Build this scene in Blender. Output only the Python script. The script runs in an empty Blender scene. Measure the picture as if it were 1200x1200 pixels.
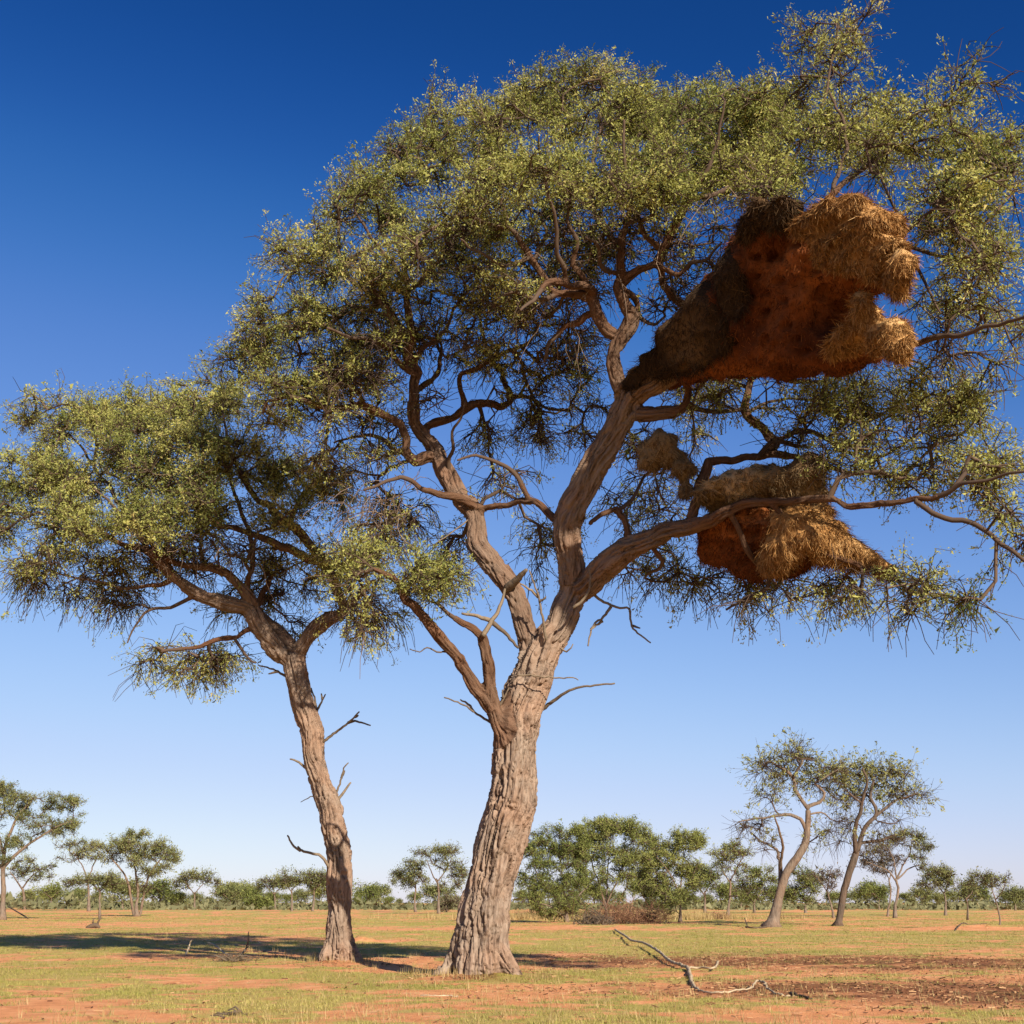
import bpy, math, random
import numpy as np
from mathutils import Vector
from mathutils.kdtree import KDTree

R = math.radians
rng = np.random.default_rng(7)
random.seed(7)
S = bpy.context.scene
C = S.collection

# ------------------------------------------------------------------ camera
CAM_H, FPX, HOR = 1.2, 1500.0, 1058.0
PITCH = math.atan((HOR - 600) / FPX)
cd = bpy.data.cameras.new('camera')
cam = bpy.data.objects.new('camera', cd)
C.objects.link(cam)
cam.location = (0, 0, CAM_H)
cam.rotation_euler = (R(90) + PITCH, 0, 0)
cd.sensor_width = 36
cd.lens = FPX / 1200 * 36
cd.clip_start, cd.clip_end = 0.1, 9000
S.camera = cam

# ------------------------------------------------------------------ light
SUN_AZ, SUN_EL = R(180 - 28), R(26.5)          # azimuth clockwise from +Y
sdir = Vector((math.sin(SUN_AZ) * math.cos(SUN_EL), math.cos(SUN_AZ) * math.cos(SUN_EL), math.sin(SUN_EL)))
W = bpy.data.worlds.new('World')
S.world = W
W.use_nodes = True
nt = W.node_tree
nt.nodes.clear()
sky = nt.nodes.new('ShaderNodeTexSky')
sky.sky_type = 'NISHITA'
sky.sun_disc = False
sky.sun_elevation = SUN_EL
sky.sun_rotation = SUN_AZ
sky.altitude = 1100
sky.air_density = 1.0
sky.dust_density = 0.5
sky.ozone_density = 2.0
bg = nt.nodes.new('ShaderNodeBackground')
bg.inputs['Strength'].default_value = 0.10
wo = nt.nodes.new('ShaderNodeOutputWorld')
# one tone curve over the whole sky, like the deep polarised blue of the photograph
EXPO = 0.95
pre = nt.nodes.new('ShaderNodeVectorMath'); pre.operation = 'SCALE'; pre.inputs['Scale'].default_value = 0.1
cur = nt.nodes.new('ShaderNodeRGBCurve')
for ci, pts in enumerate((((0, 0), (0.070, 0.006), (0.0866, 0.012), (0.107, 0.034), (0.145, 0.105), (0.273, 0.29), (0.405, 0.445), (0.53, 0.55), (1, 0.86)),
                          ((0, 0), (0.125, 0.055), (0.152, 0.084), (0.187, 0.15), (0.251, 0.255), (0.444, 0.49), (0.611, 0.63), (0.768, 0.71), (1, 0.88)),
                          ((0, 0), (0.236, 0.24), (0.282, 0.335), (0.341, 0.475), (0.442, 0.655), (0.663, 0.87), (0.782, 0.94), (1, 1.0)))):
    c = cur.mapping.curves[ci]
    c.points[0].location = pts[0]; c.points[1].location = pts[-1]
    for p in pts[1:-1]:
        c.points.new(*p)
cur.mapping.extend = 'EXTRAPOLATED'
cur.mapping.update()
post = nt.nodes.new('ShaderNodeVectorMath'); post.operation = 'SCALE'; post.inputs['Scale'].default_value = 10.0 / 2 ** EXPO
nt.links.new(sky.outputs[0], pre.inputs[0])
nt.links.new(pre.outputs[0], cur.inputs['Color'])
nt.links.new(cur.outputs[0], post.inputs[0])
nt.links.new(post.outputs[0], bg.inputs['Color'])
nt.links.new(bg.outputs[0], wo.inputs['Surface'])
ld = bpy.data.lights.new('sun', 'SUN')
ld.energy = 4.9
ld.angle = R(0.5)
ld.color = (1.0, 0.90, 0.76)
sun = bpy.data.objects.new('sun', ld)
C.objects.link(sun)
sun.rotation_euler = sdir.to_track_quat('Z', 'Y').to_euler()
S.view_settings.view_transform = 'Standard'
S.view_settings.look = 'None'
S.view_settings.exposure = EXPO
S.view_settings.gamma = 1.0
S.view_settings.use_curve_mapping = False
S.cycles.max_bounces = 6
S.cycles.transparent_max_bounces = 4

# ------------------------------------------------------------------ helpers
CT, ST = math.cos(PITCH), math.sin(PITCH)


def at(px, py, Y):
    u, v = (px - 600) / FPX, (600 - py) / FPX
    t = Y / (CT - v * ST)
    return np.array((t * u, Y, CAM_H + t * (v * CT + ST)))


def mpp(px, py, Y):
    return Y / (CT - (600 - py) / FPX * ST) / FPX


def gnd(px, py):
    """ground point under a pixel below the horizon"""
    v = (600 - py) / FPX
    t = -CAM_H / (v * CT + ST)
    return np.array((t * (px - 600) / FPX, t * (CT - v * ST), 0.0))


def _h(ix, iy, iz, seed):
    n = (ix * 374761393 + iy * 668265263 + iz * 1274126177 + seed * 974634777) & 0xFFFFFFFF
    n = ((n ^ (n >> 13)) * 1103515245) & 0xFFFFFFFF
    n = ((n ^ (n >> 15)) * 2654435761) & 0xFFFFFFFF
    return ((n ^ (n >> 16)) & 0xFFFF) / 32767.5 - 1.0


def vn(p, seed=0):
    p = np.asarray(p, float)
    i = np.floor(p).astype(np.int64)
    f = p - i
    f = f * f * f * (f * (f * 6 - 15) + 10)
    o = 0
    for dx in (0, 1):
        wx = f[:, 0] if dx else 1 - f[:, 0]
        for dy in (0, 1):
            wy = f[:, 1] if dy else 1 - f[:, 1]
            for dz in (0, 1):
                wz = f[:, 2] if dz else 1 - f[:, 2]
                o = o + wx * wy * wz * _h(i[:, 0] + dx, i[:, 1] + dy, i[:, 2] + dz, seed)
    return o


def fbm(p, oct=3, seed=0):
    a, s, o = 1.0, 0.0, 0
    for k in range(oct):
        o = o + a * vn(p * 2.03 ** k + 17.3 * k, seed + k)
        s += a
        a *= 0.5
    return o / s


def norm(v):
    return v / np.maximum(np.linalg.norm(v, axis=-1, keepdims=True), 1e-9)


class Buf:
    def __init__(s):
        s.v, s.q, s.t, s.n, s.tint = [], [], [], 0, []

    def add(s, v, q=None, t=None, tint=None):
        v = np.asarray(v, float)
        if q is not None and len(q):
            s.q.append(np.asarray(q, np.int64) + s.n)
        if t is not None and len(t):
            s.t.append(np.asarray(t, np.int64) + s.n)
        s.v.append(v)
        s.tint.append(np.zeros(len(v)) if tint is None else np.asarray(tint, float))
        s.n += len(v)

    def mesh(s, name, mat, smooth=True):
        me = bpy.data.meshes.new(name)
        v = np.concatenate(s.v)
        q = np.concatenate(s.q) if s.q else np.zeros((0, 4), np.int64)
        t = np.concatenate(s.t) if s.t else np.zeros((0, 3), np.int64)
        me.vertices.add(len(v))
        me.vertices.foreach_set('co', v.astype(np.float32).ravel())
        me.loops.add(len(q) * 4 + len(t) * 3)
        me.loops.foreach_set('vertex_index', np.concatenate([q.ravel(), t.ravel()]).astype(np.int32))
        me.polygons.add(len(q) + len(t))
        st = np.concatenate([np.arange(len(q)) * 4, len(q) * 4 + np.arange(len(t)) * 3]).astype(np.int32)
        me.polygons.foreach_set('loop_start', st)
        me.polygons.foreach_set('use_smooth', np.full(len(q) + len(t), smooth))
        a = me.attributes.new('tint', 'FLOAT', 'POINT')
        a.data.foreach_set('value', np.concatenate(s.tint).astype(np.float32))
        me.update(calc_edges=True)
        me.materials.append(mat)
        return me

    def build(s, name, mat, parent=None, smooth=True, **props):
        o = bpy.data.objects.new(name, s.mesh(name, mat, smooth))
        link(o, parent)
        for k, x in props.items():
            o[k] = x
        return o


def link(o, parent=None):
    C.objects.link(o)
    if parent is not None:
        o.parent = parent
        o.location = o.location - parent.location if o.type != 'MESH' else o.location
        if o.type == 'MESH':            # mesh data is written in world metres: shift into the parent's frame
            n = len(o.data.vertices)
            co = np.empty(n * 3, np.float32)
            o.data.vertices.foreach_get('co', co)
            co = co.reshape(-1, 3) - np.array(parent_world(parent), np.float32)
            o.data.vertices.foreach_set('co', co.ravel())
    return o


def parent_world(p):
    l = Vector(p.location)
    while p.parent:
        p = p.parent
        l += Vector(p.location)
    return l


def thing(name, label, cat, loc, group=None):
    o = bpy.data.objects.new(name, None)
    o.empty_display_size = 0.3
    C.objects.link(o)
    o.location = tuple(float(x) for x in loc)
    tag(o, label, cat, group)
    return o


def tag(o, label, cat, group=None):
    o['label'] = label
    o['category'] = cat
    if group:
        o['group'] = group
    return o


def frames(P):
    T = norm(np.gradient(P, axis=0))
    n = len(P)
    N = np.zeros_like(P)
    a = np.array((0, 0, 1.0)) if abs(T[0][2]) < 0.9 else np.array((1.0, 0, 0))
    x = np.cross(a, T[0])
    N[0] = x / np.linalg.norm(x)
    for i in range(1, n):
        x = N[i - 1] - T[i] * np.dot(N[i - 1], T[i])
        l = np.linalg.norm(x)
        N[i] = x / l if l > 1e-6 else N[i - 1]
    return T, N, np.cross(T, N)


def tube(buf, P, r, sides=6, tint=0.0, cap=True):
    P = np.asarray(P, float)
    r = np.broadcast_to(np.asarray(r, float), (len(P),))
    T, N, B = frames(P)
    a = np.arange(sides) * 2 * math.pi / sides
    ring = P[:, None] + r[:, None, None] * (np.cos(a)[None, :, None] * N[:, None] + np.sin(a)[None, :, None] * B[:, None])
    n = len(P)
    i = np.arange(n - 1)[:, None] * sides
    k = np.arange(sides)[None]
    k2 = (k + 1) % sides
    q = np.stack([i + k, i + k2, i + sides + k2, i + sides + k], -1).reshape(-1, 4)
    v = ring.reshape(-1, 3)
    t = None
    if cap:
        v = np.concatenate([v, P[:1] - T[:1] * r[0] * 0.4, P[-1:] + T[-1:] * r[-1] * 0.6])
        kk = np.arange(sides)
        m = n * sides
        t = np.concatenate([np.stack([(kk + 1) % sides, kk, np.full(sides, m)], -1),
                            np.stack([m - sides + kk, m - sides + (kk + 1) % sides, np.full(sides, m + 1)], -1)])
    buf.add(v, q, t, np.full(len(v), tint))


def spline(P, step):
    """Catmull-Rom through rows of P (any columns, first three xyz), resampled at step"""
    P = np.asarray(P, float)
    if len(P) == 2:
        P = np.stack([P[0], (P[0] + P[1]) / 2, P[1]])
    E = np.concatenate([2 * P[:1] - P[1:2], P, 2 * P[-1:] - P[-2:-1]])
    out = []
    for i in range(1, len(E) - 2):
        d = np.linalg.norm(E[i + 1][:3] - E[i][:3])
        n = max(1, int(math.ceil(d / step)))
        t = (np.arange(n) / n)[:, None]
        p0, p1, p2, p3 = E[i - 1], E[i], E[i + 1], E[i + 2]
        out.append(0.5 * (2 * p1 + (p2 - p0) * t + (2 * p0 - 5 * p1 + 4 * p2 - p3) * t ** 2 + (3 * p1 - p0 - 3 * p2 + p3) * t ** 3))
    out.append(E[-2][None])
    return np.concatenate(out)


# ------------------------------------------------------------------ materials
def mat(name):
    m = bpy.data.materials.new(name)
    m.use_nodes = True
    t = m.node_tree
    t.nodes.clear()
    o = t.nodes.new('ShaderNodeOutputMaterial')
    return m, t, o


def nd(t, kind, **kw):
    n = t.nodes.new(kind)
    for k, x in kw.items():
        if k in n.inputs.keys():
            n.inputs[k].default_value = x
        else:
            setattr(n, k, x)
    return n


def ramp(t, fac, stops):
    r = t.nodes.new('ShaderNodeValToRGB')
    e = r.color_ramp.elements
    while len(e) < len(stops):
        e.new(0.5)
    for x, (p, c) in zip(e, stops):
        x.position = p
        x.color = (*c, 1)
    t.links.new(fac, r.inputs[0])
    return r.outputs[0]


def mixc(t, fac, a, b, mode='MIX'):
    m = t.nodes.new('ShaderNodeMix')
    m.data_type = 'RGBA'
    m.blend_type = mode
    for i, x in ((0, fac), (6, a), (7, b)):
        if hasattr(x, 'links'):
            t.links.new(x, m.inputs[i])
        elif i == 0:
            m.inputs[0].default_value = x
        else:
            m.inputs[i].default_value = (*x, 1)
    return m.outputs[2]


def coords(t, scale=(1, 1, 1)):
    g = nd(t, 'ShaderNodeTexCoord')
    m = nd(t, 'ShaderNodeMapping')
    m.inputs['Scale'].default_value = scale
    t.links.new(g.outputs['Object'], m.inputs['Vector'])
    return m.outputs[0]


def noise(t, vec, scale, detail=4, rough=0.6, dist=0.0):
    n = nd(t, 'ShaderNodeTexNoise')
    n.inputs['Scale'].default_value = scale
    n.inputs['Detail'].default_value = detail
    n.inputs['Roughness'].default_value = rough
    n.inputs['Distortion'].default_value = dist
    t.links.new(vec, n.inputs['Vector'])
    return n.outputs[0]


def bark_mat(name, c0, c1, c2, bscale=30, bstr=0.5, young=None):
    """fissured bark; with young set, the vertex attributes bark (along and round the limb) and tint (limb girth) steer it"""
    m, t, o = mat(name)
    if young is not None:
        a = nd(t, 'ShaderNodeAttribute'); a.attribute_name = 'bark'
        mp = nd(t, 'ShaderNodeMapping'); mp.inputs['Scale'].default_value = (1, 1, 0.13)
        t.links.new(a.outputs['Vector'], mp.inputs['Vector'])
        v = mp.outputs[0]
    else:
        v = coords(t, (1, 1, 0.2))
    n1 = noise(t, v, bscale, 6, 0.72, 0.6)
    n2 = noise(t, coords(t), 1.3, 4, 0.6)
    col = ramp(t, n1, [(0.34, c0), (0.47, c1), (0.72, c2)])
    col = mixc(t, ramp(t, n2, [(0.42, (0, 0, 0)), (0.62, (1, 1, 1))]), col, mixc(t, 1.0, col, (1.08, 0.94, 0.86), 'MULTIPLY'))
    if young is not None:
        g = nd(t, 'ShaderNodeAttribute'); g.attribute_name = 'tint'
        col = mixc(t, g.outputs['Fac'], mixc(t, 1.0, col, young, 'MULTIPLY'), col)
    b = nd(t, 'ShaderNodeBsdfPrincipled')
    b.inputs['Roughness'].default_value = 0.9
    b.inputs['Specular IOR Level'].default_value = 0.12
    t.links.new(col, b.inputs['Base Color'])
    bp = nd(t, 'ShaderNodeBump')
    bp.inputs['Strength'].default_value = bstr
    bp.inputs['Distance'].default_value = 0.04
    t.links.new(n1, bp.inputs['Height'])
    t.links.new(bp.outputs[0], b.inputs['Normal'])
    t.links.new(b.outputs[0], o.inputs[0])
    return m


def leaf_mat(name, stops, trans=0.35):
    m, t, o = mat(name)
    a = nd(t, 'ShaderNodeAttribute')
    a.attribute_name = 'tint'
    col = ramp(t, a.outputs['Fac'], stops)
    d = nd(t, 'ShaderNodeBsdfDiffuse')
    tr = nd(t, 'ShaderNodeBsdfTranslucent')
    t.links.new(col, d.inputs[0])
    t.links.new(mixc(t, 1.0, col, (1.0, 1.0, 0.55), 'MULTIPLY'), tr.inputs[0])
    mx = nd(t, 'ShaderNodeMixShader')
    mx.inputs[0].default_value = trans
    t.links.new(d.outputs[0], mx.inputs[1])
    t.links.new(tr.outputs[0], mx.inputs[2])
    t.links.new(mx.outputs[0], o.inputs[0])
    return m


def tint_mat(name, stops, rough=0.9, nscale=0, bump=0):
    m, t, o = mat(name)
    a = nd(t, 'ShaderNodeAttribute')
    a.attribute_name = 'tint'
    col = ramp(t, a.outputs['Fac'], stops)
    b = nd(t, 'ShaderNodeBsdfPrincipled')
    b.inputs['Roughness'].default_value = rough
    b.inputs['Specular IOR Level'].default_value = 0.15
    if nscale:
        n = noise(t, coords(t), nscale, 5, 0.65)
        col = mixc(t, 1.0, col, ramp(t, n, [(0.25, (0.6, 0.6, 0.6)), (0.75, (1.25, 1.2, 1.15))]), 'MULTIPLY')
        if bump:
            bp = nd(t, 'ShaderNodeBump')
            bp.inputs['Strength'].default_value = bump
            bp.inputs['Distance'].default_value = 0.04
            t.links.new(n, bp.inputs['Height'])
            t.links.new(bp.outputs[0], b.inputs['Normal'])
    t.links.new(col, b.inputs['Base Color'])
    t.links.new(b.outputs[0], o.inputs[0])
    return m


M_BARK = bark_mat('fissured_bark', (0.060, 0.040, 0.029), (0.225, 0.165, 0.122), (0.315, 0.25, 0.195), 17, 1.0, (0.44, 0.33, 0.26))
M_BARK2 = bark_mat('fissured_bark_reddish', (0.065, 0.043, 0.031), (0.225, 0.162, 0.118), (0.31, 0.24, 0.185), 20, 1.0, (0.46, 0.34, 0.27))
M_TWIG = tint_mat('twig_bark', [(0, (0.050, 0.033, 0.023)), (0.5, (0.095, 0.062, 0.042)), (1, (0.25, 0.18, 0.125))])
M_DEAD = tint_mat('weathered_dead_wood', [(0, (0.075, 0.055, 0.040)), (1, (0.23, 0.18, 0.125))], nscale=14, bump=0.4)
M_LEAF = leaf_mat('camelthorn_leaf', [(0, (0.090, 0.115, 0.036)), (0.5, (0.295, 0.30, 0.088)), (0.85, (0.43, 0.41, 0.13)), (1, (0.48, 0.40, 0.15))])
M_LEAF_FAR = leaf_mat('acacia_leaf_far', [(0, (0.095, 0.115, 0.045)), (0.5, (0.19, 0.20, 0.075)), (1, (0.275, 0.265, 0.105))], 0.25)
M_LEAF_BUSH = leaf_mat('bush_leaf', [(0, (0.085, 0.11, 0.034)), (0.5, (0.18, 0.20, 0.058)), (1, (0.27, 0.275, 0.085))], 0.25)
M_LEAF_GREY = leaf_mat('dry_twig_leaf', [(0, (0.09, 0.07, 0.055)), (0.5, (0.155, 0.125, 0.09)), (1, (0.185, 0.18, 0.09))], 0.2)
M_STRAW = tint_mat('straw_thatch', [(0, (0.08, 0.034, 0.010)), (0.45, (0.23, 0.112, 0.036)), (0.8, (0.38, 0.205, 0.072)), (1, (0.48, 0.30, 0.13))])
M_STRAWG = tint_mat('old_grey_thatch', [(0, (0.06, 0.036, 0.017)), (0.5, (0.17, 0.11, 0.053)), (1, (0.32, 0.22, 0.115))])
M_STRAWD = tint_mat('shade_toned_thatch', [(0, (0.018, 0.010, 0.005)), (0.5, (0.042, 0.023, 0.010)), (1, (0.095, 0.055, 0.025))])  # thatch colour lowered to hold the shade on the upper nest's left
M_CHAMB = tint_mat('packed_red_straw', [(0, (0.050, 0.014, 0.005)), (0.5, (0.135, 0.040, 0.011)), (1, (0.26, 0.088, 0.025))], nscale=9, bump=0.8)

# ------------------------------------------------------------------ tree engine
class Tree:
    """limbs are traced through points, finer branches grow to attractor points spread through the crown"""

    def __init__(s, Y, step=0.10, jit=0.02):
        s.Y, s.step = Y, step
        s.P, s.D, s.Rr, s.par, s.kids = [], [], [], [], []     # skeleton nodes
        s.px = []
        s.paths = []        # limb node index lists
        s.grown = []
        s.growable = []

    def node(s, p, d, r, par, px=None, grow=True):
        s.P.append(p); s.D.append(d); s.Rr.append(r); s.par.append(par); s.px.append(px if px is not None else (1e6, 1e6))
        s.growable.append(grow)
        return len(s.P) - 1

    def limb(s, pts, dY=0.0, Y0=None, grow=True, bend=0.0):
        """pts: (px, py, half width px)"""
        par = -1
        pts = [tuple(map(float, p)) for p in pts]
        if s.P and Y0 is None:
            A = np.array(s.px)
            d = np.hypot(A[:, 0] - pts[0][0], A[:, 1] - pts[0][1])
            par = int(np.argmin(d))
            Y0 = s.P[par][1]
            if d[par] > 2:
                pts = [(A[par][0], A[par][1], pts[0][2])] + pts
        if Y0 is None:
            Y0 = s.Y
        a = np.array(pts)
        L = np.concatenate([[0], np.cumsum(np.hypot(np.diff(a[:, 0]), np.diff(a[:, 1])))])
        L = L / L[-1]
        rows = []
        for (x, y, r), l in zip(pts, L):
            Yp = Y0 + dY * l + bend * math.sin(l * math.pi)
            rows.append((*at(x, y, Yp), r * mpp(x, y, Yp), x, y))
        Q = spline(rows, s.step)
        s_ = np.arange(len(Q)) * s.step
        seed = pts[0][0] * 3.1 + pts[-1][1]
        fade = np.minimum(1, np.arange(len(Q)) / 4) * (1 if grow or Q[:, 3].max() < 0.2 else 0.5)
        for ax in range(3):
            a1 = np.stack([s_ * 1.9 + seed, s_ * 0 + 7 * ax, s_ * 0], 1)
            Q[:, ax] += fade * np.where(Q[:, 3] > 0.11, 0.02, 0.030 + 0.22 * Q[:, 3]) * (vn(a1, 3) + 0.6 * vn(a1 * 2.3, 4))
        T = norm(np.gradient(Q[:, :3], axis=0))
        ids = []
        for q, d in zip(Q, T):
            par = s.node(q[:3], d, max(q[3], 0.012), par, (q[4], q[5]), grow)
            ids.append(par)
        s.paths.append(ids)
        return ids

    def limb3(s, pts, par=-1, grow=True):
        """pts: rows x,y,z,r in metres"""
        Q = spline(pts, s.step)
        T = norm(np.gradient(Q[:, :3], axis=0))
        ids = []
        for q, d in zip(Q, T):
            par = s.node(q[:3], d, q[3], par, None, grow)
            ids.append(par)
        s.paths.append(ids)
        return ids

    def grow(s, A, style, seg=0.30, jit=0.05, tip=0.007, expo=2.3, upbias=0.3, rmax=0.8):
        """A: attractor points; style: row of per attractor settings, copied to its nodes"""
        n0 = len(s.P)
        cap = n0 + int(sum(8 + 0 * x for x in range(len(A)))) + 40 * 60 + len(A) * 40
        P = np.zeros((cap, 3)); D = np.zeros((cap, 3)); G = np.zeros(cap, bool)
        P[:n0] = s.P; D[:n0] = s.D; G[:n0] = s.growable
        par = list(s.par)
        gi = np.where(G[:n0])[0]
        kd = KDTree(len(gi))
        for i in gi:
            kd.insert(Vector(P[i]), int(i))
        kd.balance()
        d0 = np.array([kd.find(Vector(a))[2] for a in A])
        order = np.argsort(d0)
        n = n0
        sty = {}
        paths = []
        dist_end = {}
        for k in order:
            a = A[k]
            v = a - P[:n]
            d = np.sqrt((v * v).sum(1)) + 1e-6
            c = (v * D[:n]).sum(1) / d
            cost = d * (1.35 - 0.35 * c)
            cost[~G[:n]] = 1e9
            b = int(np.argmin(cost))
            L = d[b]
            if L < 0.08:
                continue
            m = max(2, int(math.ceil(L / seg)))
            t = (np.arange(1, m + 1) / m)[:, None]
            dv = v[b] / L
            m0 = (D[b] * 0.7 + dv * 0.6) * L
            m1 = (dv * 0.7 + np.array((0, 0, upbias * style[k][0])) + rng.normal(0, 0.25, 3)) * L
            h = (2 * t ** 3 - 3 * t ** 2 + 1) * P[b] + (t ** 3 - 2 * t ** 2 + t) * m0 + (-2 * t ** 3 + 3 * t ** 2) * a + (t ** 3 - t ** 2) * m1
            h = h + rng.normal(0, jit, h.shape) * min(1, L / 0.6)
            prev = b
            ids = [b]
            full = np.concatenate([P[b][None], h])
            T = norm(np.diff(full, axis=0))
            for j in range(m):
                P[n] = h[j]; D[n] = T[j]; G[n] = True
                par.append(prev)
                sty[n] = k
                dist_end[n] = (m - 1 - j) * L / m
                prev = n
                ids.append(n)
                n += 1
            paths.append(ids)
        # pipe model radii
        acc = np.zeros(n)
        par = np.array(par)
        ch = np.zeros(n, int)
        rad = np.zeros(n)
        rad[:n0] = s.Rr
        for i in range(n - 1, n0 - 1, -1):
            acc[i] = max(acc[i], 0) if ch[i] else tip ** expo
            rad[i] = acc[i] ** (1 / expo)
            p = par[i]
            if p >= n0:
                acc[p] += acc[i]
                ch[p] += 1
        for i in range(n0, n):
            rad[i] = min(rad[i], rad[par[i]] * (rmax if par[i] < n0 else 1.0))
        s.GP, s.GD, s.GR, s.Gpaths, s.sty, s.dend, s.n0, s.n = P[:n], D[:n], rad, paths, sty, dist_end, n0, n
        return paths

    def branch_buf(s, sides_big=7, tint=0.35, thin=()):
        b = Buf()
        for P, r in thin:
            tube(b, P, np.maximum(r * np.linspace(1, 0.75, len(r)), 0.01), sides_big, tint)
        for ids in s.Gpaths:
            r = s.GR[ids].copy()
            r[0] = min(r[0], r[1] * 1.25)
            tube(b, s.GP[ids], r, sides_big if r[0] > 0.03 else (5 if r[0] > 0.014 else 4), tint + random.uniform(-0.25, 0.25), cap=False)
        return b


def spray(P0, D0, length, droop, nseg, buf, r0=0.006, tint=None, zig=0.25, keep=True):
    """many twigs at once: returns node positions (n, nseg+1, 3) and directions"""
    n = len(P0)
    P = np.zeros((n, nseg + 1, 3)); P[:, 0] = P0
    d = norm(D0)
    sg = (length / nseg)[:, None]
    for k in range(nseg):
        d = norm(d + rng.normal(0, zig, (n, 3)) + np.array((0, 0, -1.0)) * droop[:, None] * (0.35 + 0.4 * k))
        P[:, k + 1] = P[:, k] + d * sg
    if keep:
        T = norm(np.gradient(P, axis=1))
        a = norm(np.cross(T, rng.normal(0, 1, (n, 1, 3))))
        b = np.cross(T, a)
        rr = (r0 * np.linspace(1, 0.5, nseg + 1))[None, :, None, None]
        ang = np.arange(3) * 2 * math.pi / 3
        ring = P[:, :, None] + rr * (np.cos(ang)[None, None, :, None] * a[:, :, None] + np.sin(ang)[None, None, :, None] * b[:, :, None])
        v = ring.reshape(-1, 3)
        base = np.arange(n)[:, None, None] * (nseg + 1) * 3 + np.arange(nseg)[None, :, None] * 3
        k = np.arange(3)[None, None]
        k2 = (k + 1) % 3
        q = np.stack([base + k, base + k2, base + 3 + k2, base + 3 + k], -1).reshape(-1, 4)
        tv = np.repeat(np.full(n, 0.3) if tint is None else tint, (nseg + 1) * 3)
        buf.add(v, q, None, tv)
    return P


def leaves(buf, P, size, aspect, tint, up=0.5, per=2, spread=0.05, axis=None):
    """small feather shaped leaf faces at points P, along the twig when axis is given"""
    P = np.repeat(P, per, 0)
    n = len(P)
    u = rng.normal(0, 1, (n, 3))
    if axis is not None:
        u = u * 0.75 + np.repeat(axis, per, 0) * 0.7
    u = norm(u)
    P = P + rng.normal(0, spread, (n, 3))
    tint = np.repeat(tint, per) + rng.normal(0, 0.17, n)
    nrm = norm(rng.normal(0, 0.8, (n, 3)) + up * np.array((0.30, -0.62, 0.85)))   # leaves turn to the light
    w = norm(np.cross(nrm, u))
    sz = (size * np.exp(rng.normal(0, 0.35, n)))[:, None]
    v = np.stack([P - u * sz * 0.5, P + w * sz * aspect * 0.55 + u * sz * 0.25, P - w * sz * aspect * 0.55 + u * sz * 0.45], 1).reshape(-1, 3)
    buf.add(v, None, np.arange(n * 3).reshape(-1, 3), np.repeat(np.clip(tint, 0, 1), 3))


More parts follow.
